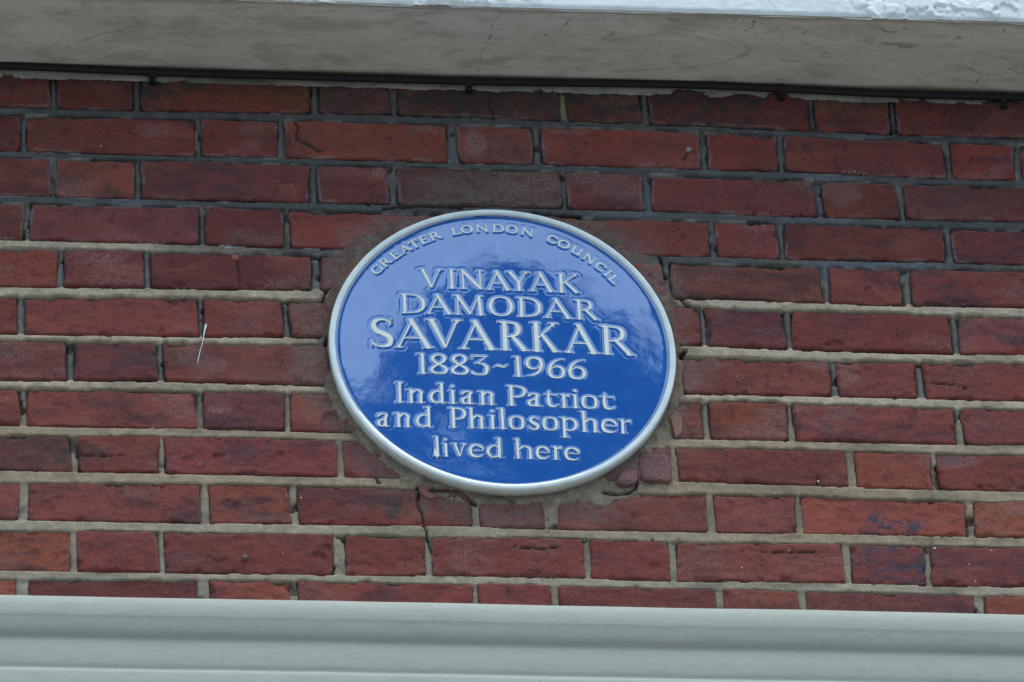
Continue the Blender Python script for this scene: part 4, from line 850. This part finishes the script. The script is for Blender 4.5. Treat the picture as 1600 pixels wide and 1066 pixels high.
def glyph(c, W):
    g = G(W); xh = 0.655
    wx = lambda v: v/W      # cap-height length to x units
    if c == 'V': g.S(wx(.15), .96, .515, .07, T, T*.75).S(1-wx(.13), .96, .53, .06, TH*1.05, TH).serif(wx(.13), 1, .13, .10, -1).serif(1-wx(.12), 1, .10, .12, -1)
    elif c == 'I': g.S(.5, .96, .5, .5, T, T*.86).S(.5, .5, .5, .04, T*.86, T).serif(.5, 1, W*.45, W*.40, -1).serif(.5, 0, W*.45, W*.5)
    elif c == 'N': g.S(wx(.13), .93, wx(.13), .04, TH*1.25, TH*1.25).S(wx(.13), .95, 1-wx(.10), .06, T, T).S(1-wx(.10), .96, 1-wx(.10), .04, TH*1.2, TH*1.2).serif(wx(.1), 1, .10, .06, -1).serif(wx(.13), 0, .11, .10).serif(1-wx(.10), 1, .10, .10, -1)
    elif c == 'A': g.S(wx(.12), .04, .47, .95, TH*1.05, TH*1.05).S(.44, .95, 1-wx(.15), .04, T*.95, T).S(.24, .34, .70, .34, TH*.85).serif(wx(.12), 0, .12, .10).serif(1-wx(.16), 0, .10, .16).serif(.46, 1.0, .10, 0, -1)
    elif c == 'Y': g.S(wx(.14), .96, .52, .46, T*.95, T*.8).S(1-wx(.13), .96, .55, .46, TH, TH*1.2).S(.53, .50, .53, .04, T*.92, T).serif(wx(.12), 1, .12, .09, -1).serif(1-wx(.12), 1, .10, .12, -1).serif(.53, 0, .13, .13)
    elif c == 'K': g.S(wx(.17), .96, wx(.17), .04, T, T).S(1-wx(.17), .95, wx(.22), .47, TH, TH).S(wx(.33), .58, 1-wx(.16), .05, T*.7, T).serif(wx(.17), 1, .14, .09, -1).serif(wx(.17), 0, .12, .12).serif(1-wx(.17), 1, .10, .12, -1).serif(1-wx(.16), 0, .04, .16)
    elif c == 'D': g.S(wx(.17), .95, wx(.17), .05, T, T).C([(wx(.06), .966), (.42, .962), (.70, .90), (.88, .72), (1-wx(T)*1.0, .50), (.89, .27), (.70, .10), (.42, .040), (wx(.06), .034)], TH, T*1.1).serif(wx(.14), 1, .13, 0, -1).serif(wx(.17), 0, .11, 0)
    elif c == 'M': g.S(wx(.13), .04, wx(.15), .93, TH*1.15).S(wx(.15), .94, .52, .08, T, T*.8).S(.52, .06, 1-wx(.20), .95, TH, TH).S(1-wx(.20), .95, 1-wx(.14), .04, T, T).serif(wx(.12), 1, .12, .06, -1).serif(wx(.13), 0, .12, .10).serif(1-wx(.17), 1, .0, .10, -1).serif(1-wx(.14), 0, .11, .13)
    elif c == 'O': g.C([(.5, .975), (.2, .86), (wx(T)*1.0, .5), (.2, .14), (.5, .025), (.8, .14), (1-wx(T)*1.0, .5), (.8, .86)], TH, T*1.1, True)
    elif c == 'R': g.S(wx(.17), .95, wx(.17), .05, T, T).C([(wx(.06), .966), (.40, .962), (.60, .91), (.68, .76), (.62, .58), (.46, .495), (.26, .475)], TH, T).S(.46, .50, 1-wx(.15), .06, T*.8, T).serif(wx(.14), 1, .13, 0, -1).serif(wx(.17), 0, .12, .12).serif(1-wx(.15), 0, .04, .16)
    elif c == 'S': g.C([(.86, .84), (.72, .93), (.48, .965), (.22, .90), (wx(T)*1.25, .74), (.26, .585), (.52, .49), (.80, .37), (1-wx(T)*1.2, .235), (.80, .09), (.52, .034), (.25, .06), (.09, .15)], wf=[.034, .032, .04, .07, .082, .086, .086, .086, .084, .07, .042, .034, .036]).S(.88, .98, .86, .78, .018, .030).S(.055, .02, .07, .22, .018, .030)
    elif c == 'G': g.C([(.88, .83), (.72, .93), (.5, .97), (.2, .86), (wx(T), .5), (.2, .14), (.52, .03), (.74, .07), (.86, .15)], TH, T*1.05).S(.87, .42, .87, .08, T*.8, T*.8).serif(.86, .46, .12, .10, -1).S(.90, .97, .88, .80, .018, .028)
    elif c == 'C': g.C([(.92, .80), (.78, .92), (.55, .97), (.22, .86), (wx(T), .5), (.22, .14), (.56, .03), (.80, .08), (.95, .20)], TH, T*1.05).S(.93, .95, .92, .78, .018, .030)
    elif c == 'E': g.S(wx(.17), .95, wx(.17), .05, T, T).S(wx(.06), .966, .88, .966, TH).S(wx(.17), .52, .76, .52, TH).S(wx(.06), .034, .94, .034, TH).S(.90, .99, .87, .82, .018, .028).S(.77, .62, .77, .42, .020, .020).S(.97, .20, .93, .02, .018, .030).serif(wx(.14), 1, .12, 0, -1).serif(wx(.17), 0, .11, 0)
    elif c == 'T': g.S(.5, .95, .5, .04, T, T).S(.07, .962, .93, .962, TH).S(.06, .99, .08, .82, .018, .03).S(.94, .99, .92, .82, .018, .03).serif(.5, 0, .13, .13)
    elif c == 'L': g.S(wx(.17), .96, wx(.17), .05, T, T).S(wx(.06), .034, .92, .034, TH).S(.96, .22, .92, .02, .018, .032).serif(wx(.17), 1, .12, .12, -1).serif(wx(.17), 0, .11, 0)
    elif c == 'U': g.C([(wx(.17), .96), (wx(.17), .40), (.26, .12), (.5, .035), (.74, .12), (1-wx(.22), .34)], TH*1.1, T).S(1-wx(.2), .96, 1-wx(.2), .04, T*.75).serif(wx(.17), 1, .12, .10, -1).serif(1-wx(.2), 1, .11, .08, -1).serif(1-wx(.2), 0, 0, .13)
    elif c == 'P': g.S(wx(.17), .95, wx(.17), .05, T, T).C([(wx(.06), .966), (.48, .962), (.78, .90), (1-wx(T)*1.0, .72), (.78, .52), (.52, .44), (.28, .45)], TH, T).serif(wx(.14), 1, .13, 0, -1).serif(wx(.17), 0, .13, .13)
    elif c == '1': g.S(.55, .95, .58, .04, T*.95, T).serif(.50, .985, W*.42, 0, -1).serif(.58, 0, .15, .14)
    elif c == '8': g.C([(.5, .972), (.24, .90), (.16, .74), (.32, .58), (.62, .44), (1-wx(T)*1.0, .25), (.80, .08), (.5, .028), (.20, .08), (wx(T)*1.0, .25), (.36, .45), (.68, .60), (.82, .76), (.74, .91)], TH, T*.98, True, pw=1.1)
    elif c == '3': g.C([(.30, .61), (.62, .58), (.88, .44), (1-wx(T)*1.0, .26), (.80, .08), (.48, .028), (.22, .05), (.05, .13)], TH, T*1.05).S(.12, .955, .88, .955, TH).S(.88, .955, .40, .60, TH, TH).S(.10, .99, .10, .82, .016, .030)
    elif c == '~': g.C([(.04, .42), (.28, .52), (.55, .47), (.78, .46), (.98, .56)], wf=[.014, .042, .05, .042, .014])
    elif c in '69':
        P = [(.92, .95), (.60, .90), (.28, .73), (wx(T)*1.05, .42), (.18, .12), (.5, .028), (.80, .10), (1-wx(T)*.95, .31), (.82, .50), (.56, .58), (.30, .52), (wx(T)*1.4, .38)]
        W6 = [.016, .034, .06, .078, .074, .040, .060, .076, .060, .036, .034, .034]
        if c == '9': P = [(1-x, 1-y) for x, y in P]
        g.C(P, wf=W6)
    elif c == 'n': g.S(wx(.19), xh-.03, wx(.19), .04, T*.92, T*.95).C([(wx(.20), .47), (.44, .61), (.64, .615), (.78, .52), (1-wx(.19), .36), (1-wx(.19), .04)], TH*1.1, T*.95).serif(wx(.17), xh+.005, .15, 0, -1).serif(wx(.19), 0, .12, .11).serif(1-wx(.19), 0, .10, .14)
    elif c == 'h': g.S(wx(.17), .97, wx(.19), .04, T*.92, T*.95).C([(wx(.20), .45), (.44, .60), (.64, .61), (.78, .52), (1-wx(.17), .36), (1-wx(.17), .04)], TH*1.1, T*.95).serif(wx(.15), 1.0, .13, 0, -1).serif(wx(.19), 0, .12, .11).serif(1-wx(.17), 0, .10, .14)
    elif c == 'r': g.S(wx(.19), xh-.03, wx(.19), .04, T*.92, T*.95).C([(wx(.20), .46), (.62, .60), (.86, .61)], wf=[.034, .04, .062]).S(.90, xh, .93, .52, .030, .016).serif(wx(.17), xh+.005, .15, 0, -1).serif(wx(.19), 0, .12, .14)
    elif c == 'd': g.S(1-wx(.20), .97, 1-wx(.20), .06, T*.95, T*.95).C([(1-wx(.22), .54), (.52, .62), (.22, .52), (wx(T)*1.05, .30), (.22, .09), (.46, .03), (1-wx(.22), .13)], TH, T).serif(1-wx(.21), 1.0, .14, 0, -1).serif(1-wx(.20), 0, 0, .17)
    elif c == 'a': g.C([(.12, .53), (.28, .61), (.50, .625), (.68, .57), (1-wx(.24), .42), (1-wx(.24), .06)], TH, T*.95).C([(1-wx(.24), .38), (.42, .34), (.17, .26), (wx(T)*1.1, .16), (.22, .045), (.46, .035), (1-wx(.26), .12)], TH, T*.92).S(.08, .62, .14, .50, .016, .028).serif(1-wx(.22), 0, 0, .17)
    elif c == 'i': g.S(.48, xh-.03, .50, .04, T*.92, T*.95).serif(.46, xh+.005, W*.42, 0, -1).serif(.50, 0, W*.45, W*.45).S(.50, .86, .52, .86, .062, .060)
    elif c == 'l': g.S(.45, .97, .50, .04, T*.92, T*.95).serif(.42, 1.0, W*.36, 0, -1).serif(.50, 0, W*.42, W*.45)
    elif c == 't': g.C([(.36, .80), (.33, .60), (.32, .30), (.40, .10), (.62, .035), (.80, .06), (.96, .13)], wf=[.020, .06, .078, .072, .050, .036, .016]).S(.05, .612, .90, .612, .022, TH).S(.90, .63, .93, .54, .028, .014).S(.08, .61, .34, .72, .012, .03)
    elif c == 'o': g.C([(.5, xh-.025), (.2, .56), (wx(T)*1.0, .32), (.2, .09), (.5, .022), (.8, .09), (1-wx(T)*1.0, .32), (.8, .56)], TH, T, True)
    elif c == 's': g.C([(.82, .55), (.62, .62), (.38, .61), (wx(T)*1.3, .49), (.34, .38), (.66, .28), (1-wx(T)*1.2, .16), (.66, .04), (.36, .03), (.10, .11)], wf=[.03, .032, .05, .068, .076, .078, .070, .046, .034, .034]).S(.86, .65, .84, .50, .016, .028).S(.08, .01, .09, .18, .016, .028)
    elif c == 'p': g.S(wx(.20), xh-.03, wx(.20), -.28, T*.92, T*.95).C([(wx(.20), .50), (.48, .61), (.78, .55), (1-wx(T)*1.0, .33), (.78, .10), (.50, .03), (wx(.2), .07)], TH, T).serif(wx(.17), xh+.005, .16, 0, -1).serif(wx(.20), -.32, .13, .15)
    elif c == 'v': g.S(wx(.15), .62, .51, .06, T*.9, T*.7).S(1-wx(.13), .62, .53, .05, TH, TH).serif(wx(.14), xh+.005, .14, .10, -1).serif(1-wx(.13), xh+.005, .10, .13, -1)
    elif c == 'e': g.C([(wx(.10), .35), (.90, .35), (.84, .54), (.52, .625), (.22, .55), (wx(T)*1.0, .33), (.22, .10), (.55, .028), (.80, .06), (.96, .15)], wf=[.026, .030, .062, .042, .066, .078, .072, .050, .036, .018], n=7)
    return g
def gsdf(g, x, y):
    """signed distance, cap-height units, positive outside; serifs blended with a small radius"""
    def cap(s):
        x0, y0, x1, y1, w0, w1 = s; dx, dy = x1-x0, y1-y0; t = np.clip(((x-x0)*dx+(y-y0)*dy)/(dx*dx+dy*dy+1e-9), 0, 1)
        return np.hypot(x-x0-t*dx, y-y0-t*dy)-(w0+(w1-w0)*t)
    d = np.full(np.shape(x), 9.0)
    for s in g.seg: d = np.minimum(d, cap(s))
    d = d-g.dil; k = 0.035
    for s in g.ser:
        b = cap(s); h = np.clip(0.5+0.5*(b-d)/k, 0, 1); d = b*(1-h)+d*h-k*h*(1-h)
    return d

LINES = [
 [('V',-108.3,-76.1,107.7,33.2),('I',-67.5,-58.6,107.3,33.2),('N',-51.3,-19.7,106.9,33.2),('A',-14.4,20.0,106.4,33.2),('Y',15.2,45.7,106.1,33.2),('A',46.7,80.9,105.7,33.2),('K',85.6,116.8,105.2,33.2)],
 [('D',-136.3,-101.9,62.6,33.8),('A',-100.6,-64.2,62.0,33.8),('M',-60.9,-19.8,61.3,33.8),('O',-13.1,21.2,60.6,33.8),('D',27.2,60.4,59.9,33.8),('A',65.0,102.9,59.3,33.8),('R',108.2,140.7,58.6,33.8)],
 [('S',-180.4,-148.2,3.1,50.0),('A',-146.9,-93.2,2.6,50.0),('V',-102.0,-53.0,2.0,50.0),('A',-56.4,-5.3,1.5,50.0),('R',-1.4,39.6,0.9,50.0),('K',42.9,83.4,0.3,50.0),('A',90.0,137.9,-0.3,50.0),('R',141.1,187.8,-0.9,50.0)],
 [('1',-117.5,-103.2,-41.8,34.2),('8',-99.4,-74.3,-42.2,34.2),('8',-70.4,-45.5,-42.7,34.2),('3',-42.3,-18.1,-43.1,34.2),('~',-10.6,8.2,-43.6,34.2),('1',15.5,29.1,-44.0,34.2),('9',33.6,58.5,-44.4,34.2),('6',64.2,88.7,-44.9,34.2),('6',92.9,117.7,-45.4,34.2)],
 [('I',-148.6,-137.4,-91.1,33.6),('n',-133.8,-107.6,-91.5,33.6),('d',-102.6,-78.1,-91.9,33.6),('i',-74.5,-64.7,-92.2,33.6),('a',-58.9,-38.6,-92.5,33.6),('n',-34.9,-10.1,-92.9,33.6),('P',5.7,32.8,-93.6,33.6),('a',33.2,54.3,-93.9,33.6),('t',56.6,76.9,-94.3,33.6),('r',77.9,93.3,-94.6,33.6),('i',94.3,106.3,-94.8,33.6),('o',108.3,131.7,-95.1,33.6),('t',134.0,155.2,-95.4,33.6)],
 [('a',-176.4,-156.3,-131.7,33.6),('n',-152.5,-127.1,-132.0,33.6),('d',-123.2,-97.8,-132.2,33.6),('P',-76.1,-52.1,-132.6,33.6),('h',-51.4,-25.9,-132.8,33.6),('i',-21.5,-11.0,-133.0,33.6),('l',-9.4,4.8,-133.1,33.6),('o',5.8,28.0,-133.3,33.6),('s',32.7,49.3,-133.5,33.6),('o',52.2,74.7,-133.7,33.6),('p',76.2,101.8,-133.9,33.6),('h',104.3,131.4,-134.2,33.6),('e',133.9,156.5,-134.4,33.6),('r',158.0,176.1,-134.6,33.6)],
 [('l',-99.8,-88.6,-180.2,31.9),('i',-87.2,-78.2,-180.3,31.9),('v',-74.7,-53.8,-180.5,31.9),('e',-51.5,-30.6,-180.8,31.9),('d',-27.4,-2.8,-181.1,31.9),('h',10.5,38.9,-181.5,31.9),('e',40.8,59.6,-181.8,31.9),('r',62.5,77.4,-182.0,31.9),('e',80.4,101.4,-182.2,31.9)]]
ARC = [('G', -50.2), ('R', -45.2), ('E', -40.2), ('A', -35.4), ('T', -31.3), ('E', -26.9), ('R', -22.3), ('L', -14.0), ('O', -9.9), ('N', -4.2), ('D', 1.9), ('O', 7.0), ('N', 12.8), ('C', 22.6), ('O', 27.3), ('U', 32.9), ('N', 38.6), ('C', 44.2), ('I', 48.1), ('L', 51.8)]
ARCW = {'G': 15.5, 'R': 15.5, 'E': 12.5, 'A': 15.5, 'T': 14, 'L': 12.5, 'O': 16.5, 'N': 15.5, 'D': 15.5, 'C': 14, 'U': 15, 'I': 6.5}
ITEMS = []   # (char, x of glyph origin, z of baseline, rotation, width, height) in metres, plaque coordinates
for ln in LINES:
    for (c, xl, xr, zb, h) in ln: ITEMS.append((c, xl/1000-PCX, zb/1000-PCZ, math.radians(-0.75), (xr-xl)/1000, h/1000))
for c, a in ARC:
    hh, ww = 0.0130, ARCW[c]/1000; th = math.radians(a); rc = (0.2175 if a < 15 else 0.2175-0.0045*(a-15)/37)-hh/2
    cx, cz = rc*math.sin(th), rc*math.cos(th)        # about the picture's centre of lettering (0,0)
    cx -= PCX; cz -= PCZ
    ITEMS.append((c, cx-ww/2*math.cos(th), cz+ww/2*math.sin(th), -th, ww, hh))

def field_base(x, z):
    r2 = (x*x+z*z)/(PRI*PRI)
    return 0.0168+0.0042*(1-r2)
fs = np.arange(-0.2345, 0.2346, 0.0009); FX, FZ = np.meshgrid(fs, fs, indexing='ij')
TD = np.full(FX.shape, 0.02)       # distance to lettering, metres
GL = []
for (c, ox, oz, rot, Wd, Hh) in ITEMS:
    g = glyph(c, Wd/Hh); g.dil = -0.011 if Hh > 0.04 else (-0.010 if Hh > 0.02 else 0.028); GL.append(g)
    ca, sa = math.cos(rot), math.sin(rot); R0 = math.hypot(Wd, Hh)*1.1+0.006
    mx, mz = ox+Wd/2*ca-Hh/2*sa, oz+Wd/2*sa+Hh/2*ca
    i0, i1 = np.searchsorted(fs, [mx-R0, mx+R0]); j0, j1 = np.searchsorted(fs, [mz-R0, mz+R0])
    x = FX[i0:i1, j0:j1]-ox; z = FZ[i0:i1, j0:j1]-oz
    lx, lz = (x*ca+z*sa)/Hh, (-x*sa+z*ca)/Hh
    TD[i0:i1, j0:j1] = np.minimum(TD[i0:i1, j0:j1], gsdf(g, lx, lz)*Hh)
FR = np.hypot(FX, FZ)
h = field_base(FX, FZ)+0.00010*fbm(FX, FZ, 0.05, 120, 2)*2+0.00005*fbm(FX, FZ, 0.018, 121, 3)
o_ = np.maximum(TD, 0)
h = h+0.00024*np.exp(-(o_/0.0020)**1.5)*(1+0.3*fbm(FX, FZ, 0.01, 122))*(1-0.55*sstep(0.198, 0.203, FR))
h = h-0.00006*np.exp(-((o_-0.0036)/0.0014)**2)
er = PRI-FR; h = h+0.0012*np.exp(-np.clip(er, 0, 1)/0.0018)
near = np.clip(np.exp(-((o_-0.0014)/0.0013)**2), 0, 1)*0.10  # mask of the sky-reflection halo painted into the blue beside the letters
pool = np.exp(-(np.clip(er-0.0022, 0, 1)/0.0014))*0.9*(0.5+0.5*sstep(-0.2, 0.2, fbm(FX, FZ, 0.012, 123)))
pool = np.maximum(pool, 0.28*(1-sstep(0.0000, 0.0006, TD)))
plaque = empty('blue_plaque', (PCX, 0, PCZ)); tag(plaque, 'round blue glazed memorial plaque with raised cream lettering and white rim', 'plaque')
keep = (FR < PRI+0.0012)[:-1, :-1] & (FR < PRI+0.0012)[1:, 1:]
V = np.stack([FX, -h, FZ], -1).reshape(-1, 3); q = gridfaces(len(fs), len(fs), keep)
used = np.zeros(len(V), bool); used[q.ravel()] = True; remap = np.cumsum(used)-1
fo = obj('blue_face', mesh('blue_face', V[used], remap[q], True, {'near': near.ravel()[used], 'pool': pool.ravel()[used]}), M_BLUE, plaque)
# rim: turned profile with hand-made wobble
pf = [(PRI-0.0002, 0.0150, .1), (PRI, 0.0178, .0), (PRI+0.0005, 0.0200, 0), (PRI+0.0015, 0.0210, 0), (PRI+0.0045, 0.0214, 0), (PR-0.0015, 0.0213, 0), (PR-0.0003, 0.0207, 0), (PR+0.0005, 0.0192, .0), (PR+0.0008, 0.0130, .25), (PR+0.0008, 0.0080, .6), (PR-0.0002, 0.0035, 1), (PR-0.001, -0.006, 1)]
ns = 720; V = []; dd = []
ta = np.linspace(0, 2*np.pi, ns, endpoint=False)
for (r0, y0, d0) in pf:
    wob = 0.0006*fbm(np.cos(ta)*0.3, np.sin(ta)*0.3, 0.03, 130+int(y0*1000), 3)+(0.0010*fbm(np.cos(ta)*0.3, np.sin(ta)*0.3, 0.012, 140, 3) if d0 >= .6 else 0)
    V.append(np.stack([(r0+wob)*np.sin(ta), -(y0+0.0004*fbm(np.cos(ta)*0.3, np.sin(ta)*0.3, 0.05, 150, 3)), (r0+wob)*np.cos(ta)], 1)); dd.append(np.full(ns, d0))
m = len(pf); V = np.stack(V, 1).reshape(-1, 3); dd = np.stack(dd, 1).ravel()
i, j = np.meshgrid(np.arange(ns), np.arange(m-1), indexing='ij'); i2 = (i+1) % ns
Fc = np.stack([i*m+j, i2*m+j, i2*m+j+1, i*m+j+1], -1).reshape(-1, 4)
obj('rim', mesh('rim', V, Fc, True, {'dirt': dd}), M_RIM, plaque)

# letter meshes by marching squares over the distance field
def letter_mesh(g, Wd, Hh):
    st = 0.00062 if Hh > 0.02 else 0.00045
    m = 0.12*Hh; y0 = -0.38*Hh if True else -m
    nx = int((Wd+2*m)/st)+2; nz = int((Hh*1.08-y0)/st)+2
    gx = -m+np.arange(nx)*st; gz = y0+np.arange(nz)*st
    X, Z = np.meshgrid(gx, gz, indexing='ij'); d = gsdf(g, X/Hh, Z/Hh)*Hh
    verts, att, faces, vid, eid = [], [], [], {}, {}
    sgn = d < 0
    c4 = sgn[:-1, :-1].astype(int)+sgn[1:, :-1]+sgn[1:, 1:]+sgn[:-1, 1:]
    top = 0.00060
    def vtx(i, j):
        k = (i, j)
        if k not in vid:
            dd_ = -d[i, j]; vid[k] = len(verts); verts.append((X[i, j], -top*(0.80+0.20*min(1, dd_/0.0009)), Z[i, j])); att.append(max(0.0, 1-dd_/0.0004)*0.5)
        return vid[k]
    bnd = []
    def evt(a, b):
        k = (a, b) if a < b else (b, a)
        if k not in eid:
            da, db = d[k[0]], d[k[1]]; t = da/(da-db); p0, p1 = k
            eid[k] = len(verts); verts.append((X[p0]*(1-t)+X[p1]*t, -top*0.80, Z[p0]*(1-t)+Z[p1]*t)); att.append(0.6)
        return eid[k]
    for i, j in zip(*np.nonzero(c4)):
        cs = [(i, j), (i+1, j), (i+1, j+1), (i, j+1)]
        if c4[i, j] == 4: faces.append(tuple(vtx(*c) for c in cs)); continue
        poly = []; ev = []
        for k in range(4):
            a, b = cs[k], cs[(k+1) % 4]
            if sgn[a]: poly.append(vtx(*a))
            if sgn[a] != sgn[b]: e = evt(a, b); poly.append(e); ev.append((e, sgn[a]))
        if len(poly) >= 3: faces.append(tuple(poly))
        if len(ev) == 2:
            bnd.append((ev[0][0], ev[1][0]) if ev[0][1] else (ev[1][0], ev[0][0]))
    n0 = len(verts); low = {}
    for a, b in bnd:
        for v in (a, b):
            if v not in low:      # own vertices, so the arris stays crisp
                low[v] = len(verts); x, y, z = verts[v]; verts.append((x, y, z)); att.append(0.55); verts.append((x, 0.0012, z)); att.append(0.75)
        faces.append((low[b], low[a], low[a]+1, low[b]+1))
    return mesh('letter', verts, faces, True, {'rimline': att})
for (c, ox, oz, rot, Wd, Hh), g in zip(ITEMS, GL):
    mx, mz = ox+Wd/2*math.cos(rot), oz+Hh/2
    y = -float(field_base(mx, mz))
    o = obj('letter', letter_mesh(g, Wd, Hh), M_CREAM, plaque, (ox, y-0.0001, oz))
    # lie along the domed face
    o.rotation_euler = (0, -rot, 0)
    nrm = Vector((2*0.0042*mx/PRI**2, -1, 2*0.0042*mz/PRI**2)).normalized()
    q_ = Vector((0, -1, 0)).rotation_difference(nrm); o.rotation_euler = (q_ @ o.rotation_euler.to_quaternion()).to_euler()
    ctr = Vector((Wd/2, 0, Hh/2)); ctr.rotate(q_ @ Matrix.Rotation(-rot, 3, 'Y').to_quaternion() if False else o.rotation_euler)
    o.location = Vector((ox+Wd/2*math.cos(rot)-Hh/2*math.sin(rot), y-0.0001, oz+Wd/2*math.sin(rot)+Hh/2*math.cos(rot)))-ctr
# glaze run beside the first letter of the last line
v = [(-0.1000, -0.1755), (-0.0985, -0.1665), (-0.0965, -0.172), (-0.0955, -0.181), (-0.0950, -0.1855), (-0.0968, -0.1815), (-0.0990, -0.1800)]
V = [(x-PCX, -0.0192, z-PCZ) for x, z in v]+[(x-PCX, -0.0150, z-PCZ) for x, z in v]; n = len(v)
Fc = [tuple(range(n))[::-1]]+[(k, (k+1) % n, n+(k+1) % n, n+k) for k in range(n)]
obj('glaze_run', mesh('glaze_run', V, Fc, False, {'rimline': np.zeros(2*n)}), M_CREAM, plaque)

# ------------------------------------------------------------------ tree across the street, seen only as a reflection in the glaze
tree = empty('street_tree', (0, 0, 0)); tag(tree, 'leafy tree across the street mirrored as dark mottling in the blue glaze', 'tree')
TC = (1.85, -13.0)
base = Vector((TC[0], TC[1], GZ)); tree.location = base
TOPZ = 10.5
def limb(p0, p1, r0, r1, n=8):
    p0, p1 = Vector(p0), Vector(p1); d = (p1-p0).normalized(); a = d.orthogonal().normalized(); b = d.cross(a); V = []
    for p, r in ((p0, r0), (p1, r1)):
        for k in range(n): V.append(tuple(p+r*(a*math.cos(2*math.pi*k/n)+b*math.sin(2*math.pi*k/n))))
    return V, [(k, (k+1) % n, n+(k+1) % n, n+k) for k in range(n)]
V, Fc = [], []
def addl(*a):
    v, f = limb(*a); k = len(V); V.extend(v); Fc.extend(tuple(i+k for i in q) for q in f)
HT = TOPZ-GZ
addl((0, 0, 0), (0.1, 0, HT*0.35), 0.42, 0.30); addl((0.1, 0, HT*0.35), (0, 0.1, HT*0.85), 0.30, 0.06)
for k in range(16):
    a = k*2.4; z = HT*(0.32+0.035*k); l = 3.4*(1-k/22); addl((0.05, 0, z), (l*math.cos(a), l*math.sin(a), z+1.6), 0.13, 0.03)
obj('trunk', mesh('trunk', V, Fc), simple('bark', (0.09, 0.075, 0.06), 0.9), tree)
r2 = np.random.default_rng(21)
cl = []
for k in range(130):
    t = r2.random()**0.8; z = HT*(0.36+0.62*t); rad = min(3.3, 1.15*math.sqrt(max(0.02, HT-0.2-z))); a = r2.random()*6.283; rr = rad*math.sqrt(r2.random()); cl.append((rr*math.cos(a), rr*math.sin(a), z, 0.24+0.36*r2.random()))
cl.append((0, 0, HT-0.4, 0.5))
P = []
for (x, y, z, s_) in cl: P.append(np.array([x, y, z])+r2.standard_normal((300, 3))*s_*np.array([0.5, 0.5, 0.40]))
P = np.vstack(P); N = len(P)
A = r2.standard_normal((N, 3)); A /= np.linalg.norm(A, axis=1)[:, None]; B = np.cross(A, r2.standard_normal((N, 3))); B /= np.linalg.norm(B, axis=1)[:, None]
L = (0.07+0.05*r2.random(N))[:, None]
V = np.stack([P-A*L, P+B*L*0.55, P+A*L, P-B*L*0.55], 1).reshape(-1, 3); Fq = np.arange(4*N).reshape(-1, 4)
obj('crown', mesh('crown', V, Fq, False), simple('leaf_green', (0.055, 0.085, 0.03), 0.6, 0.3, 0.35, 3), tree)
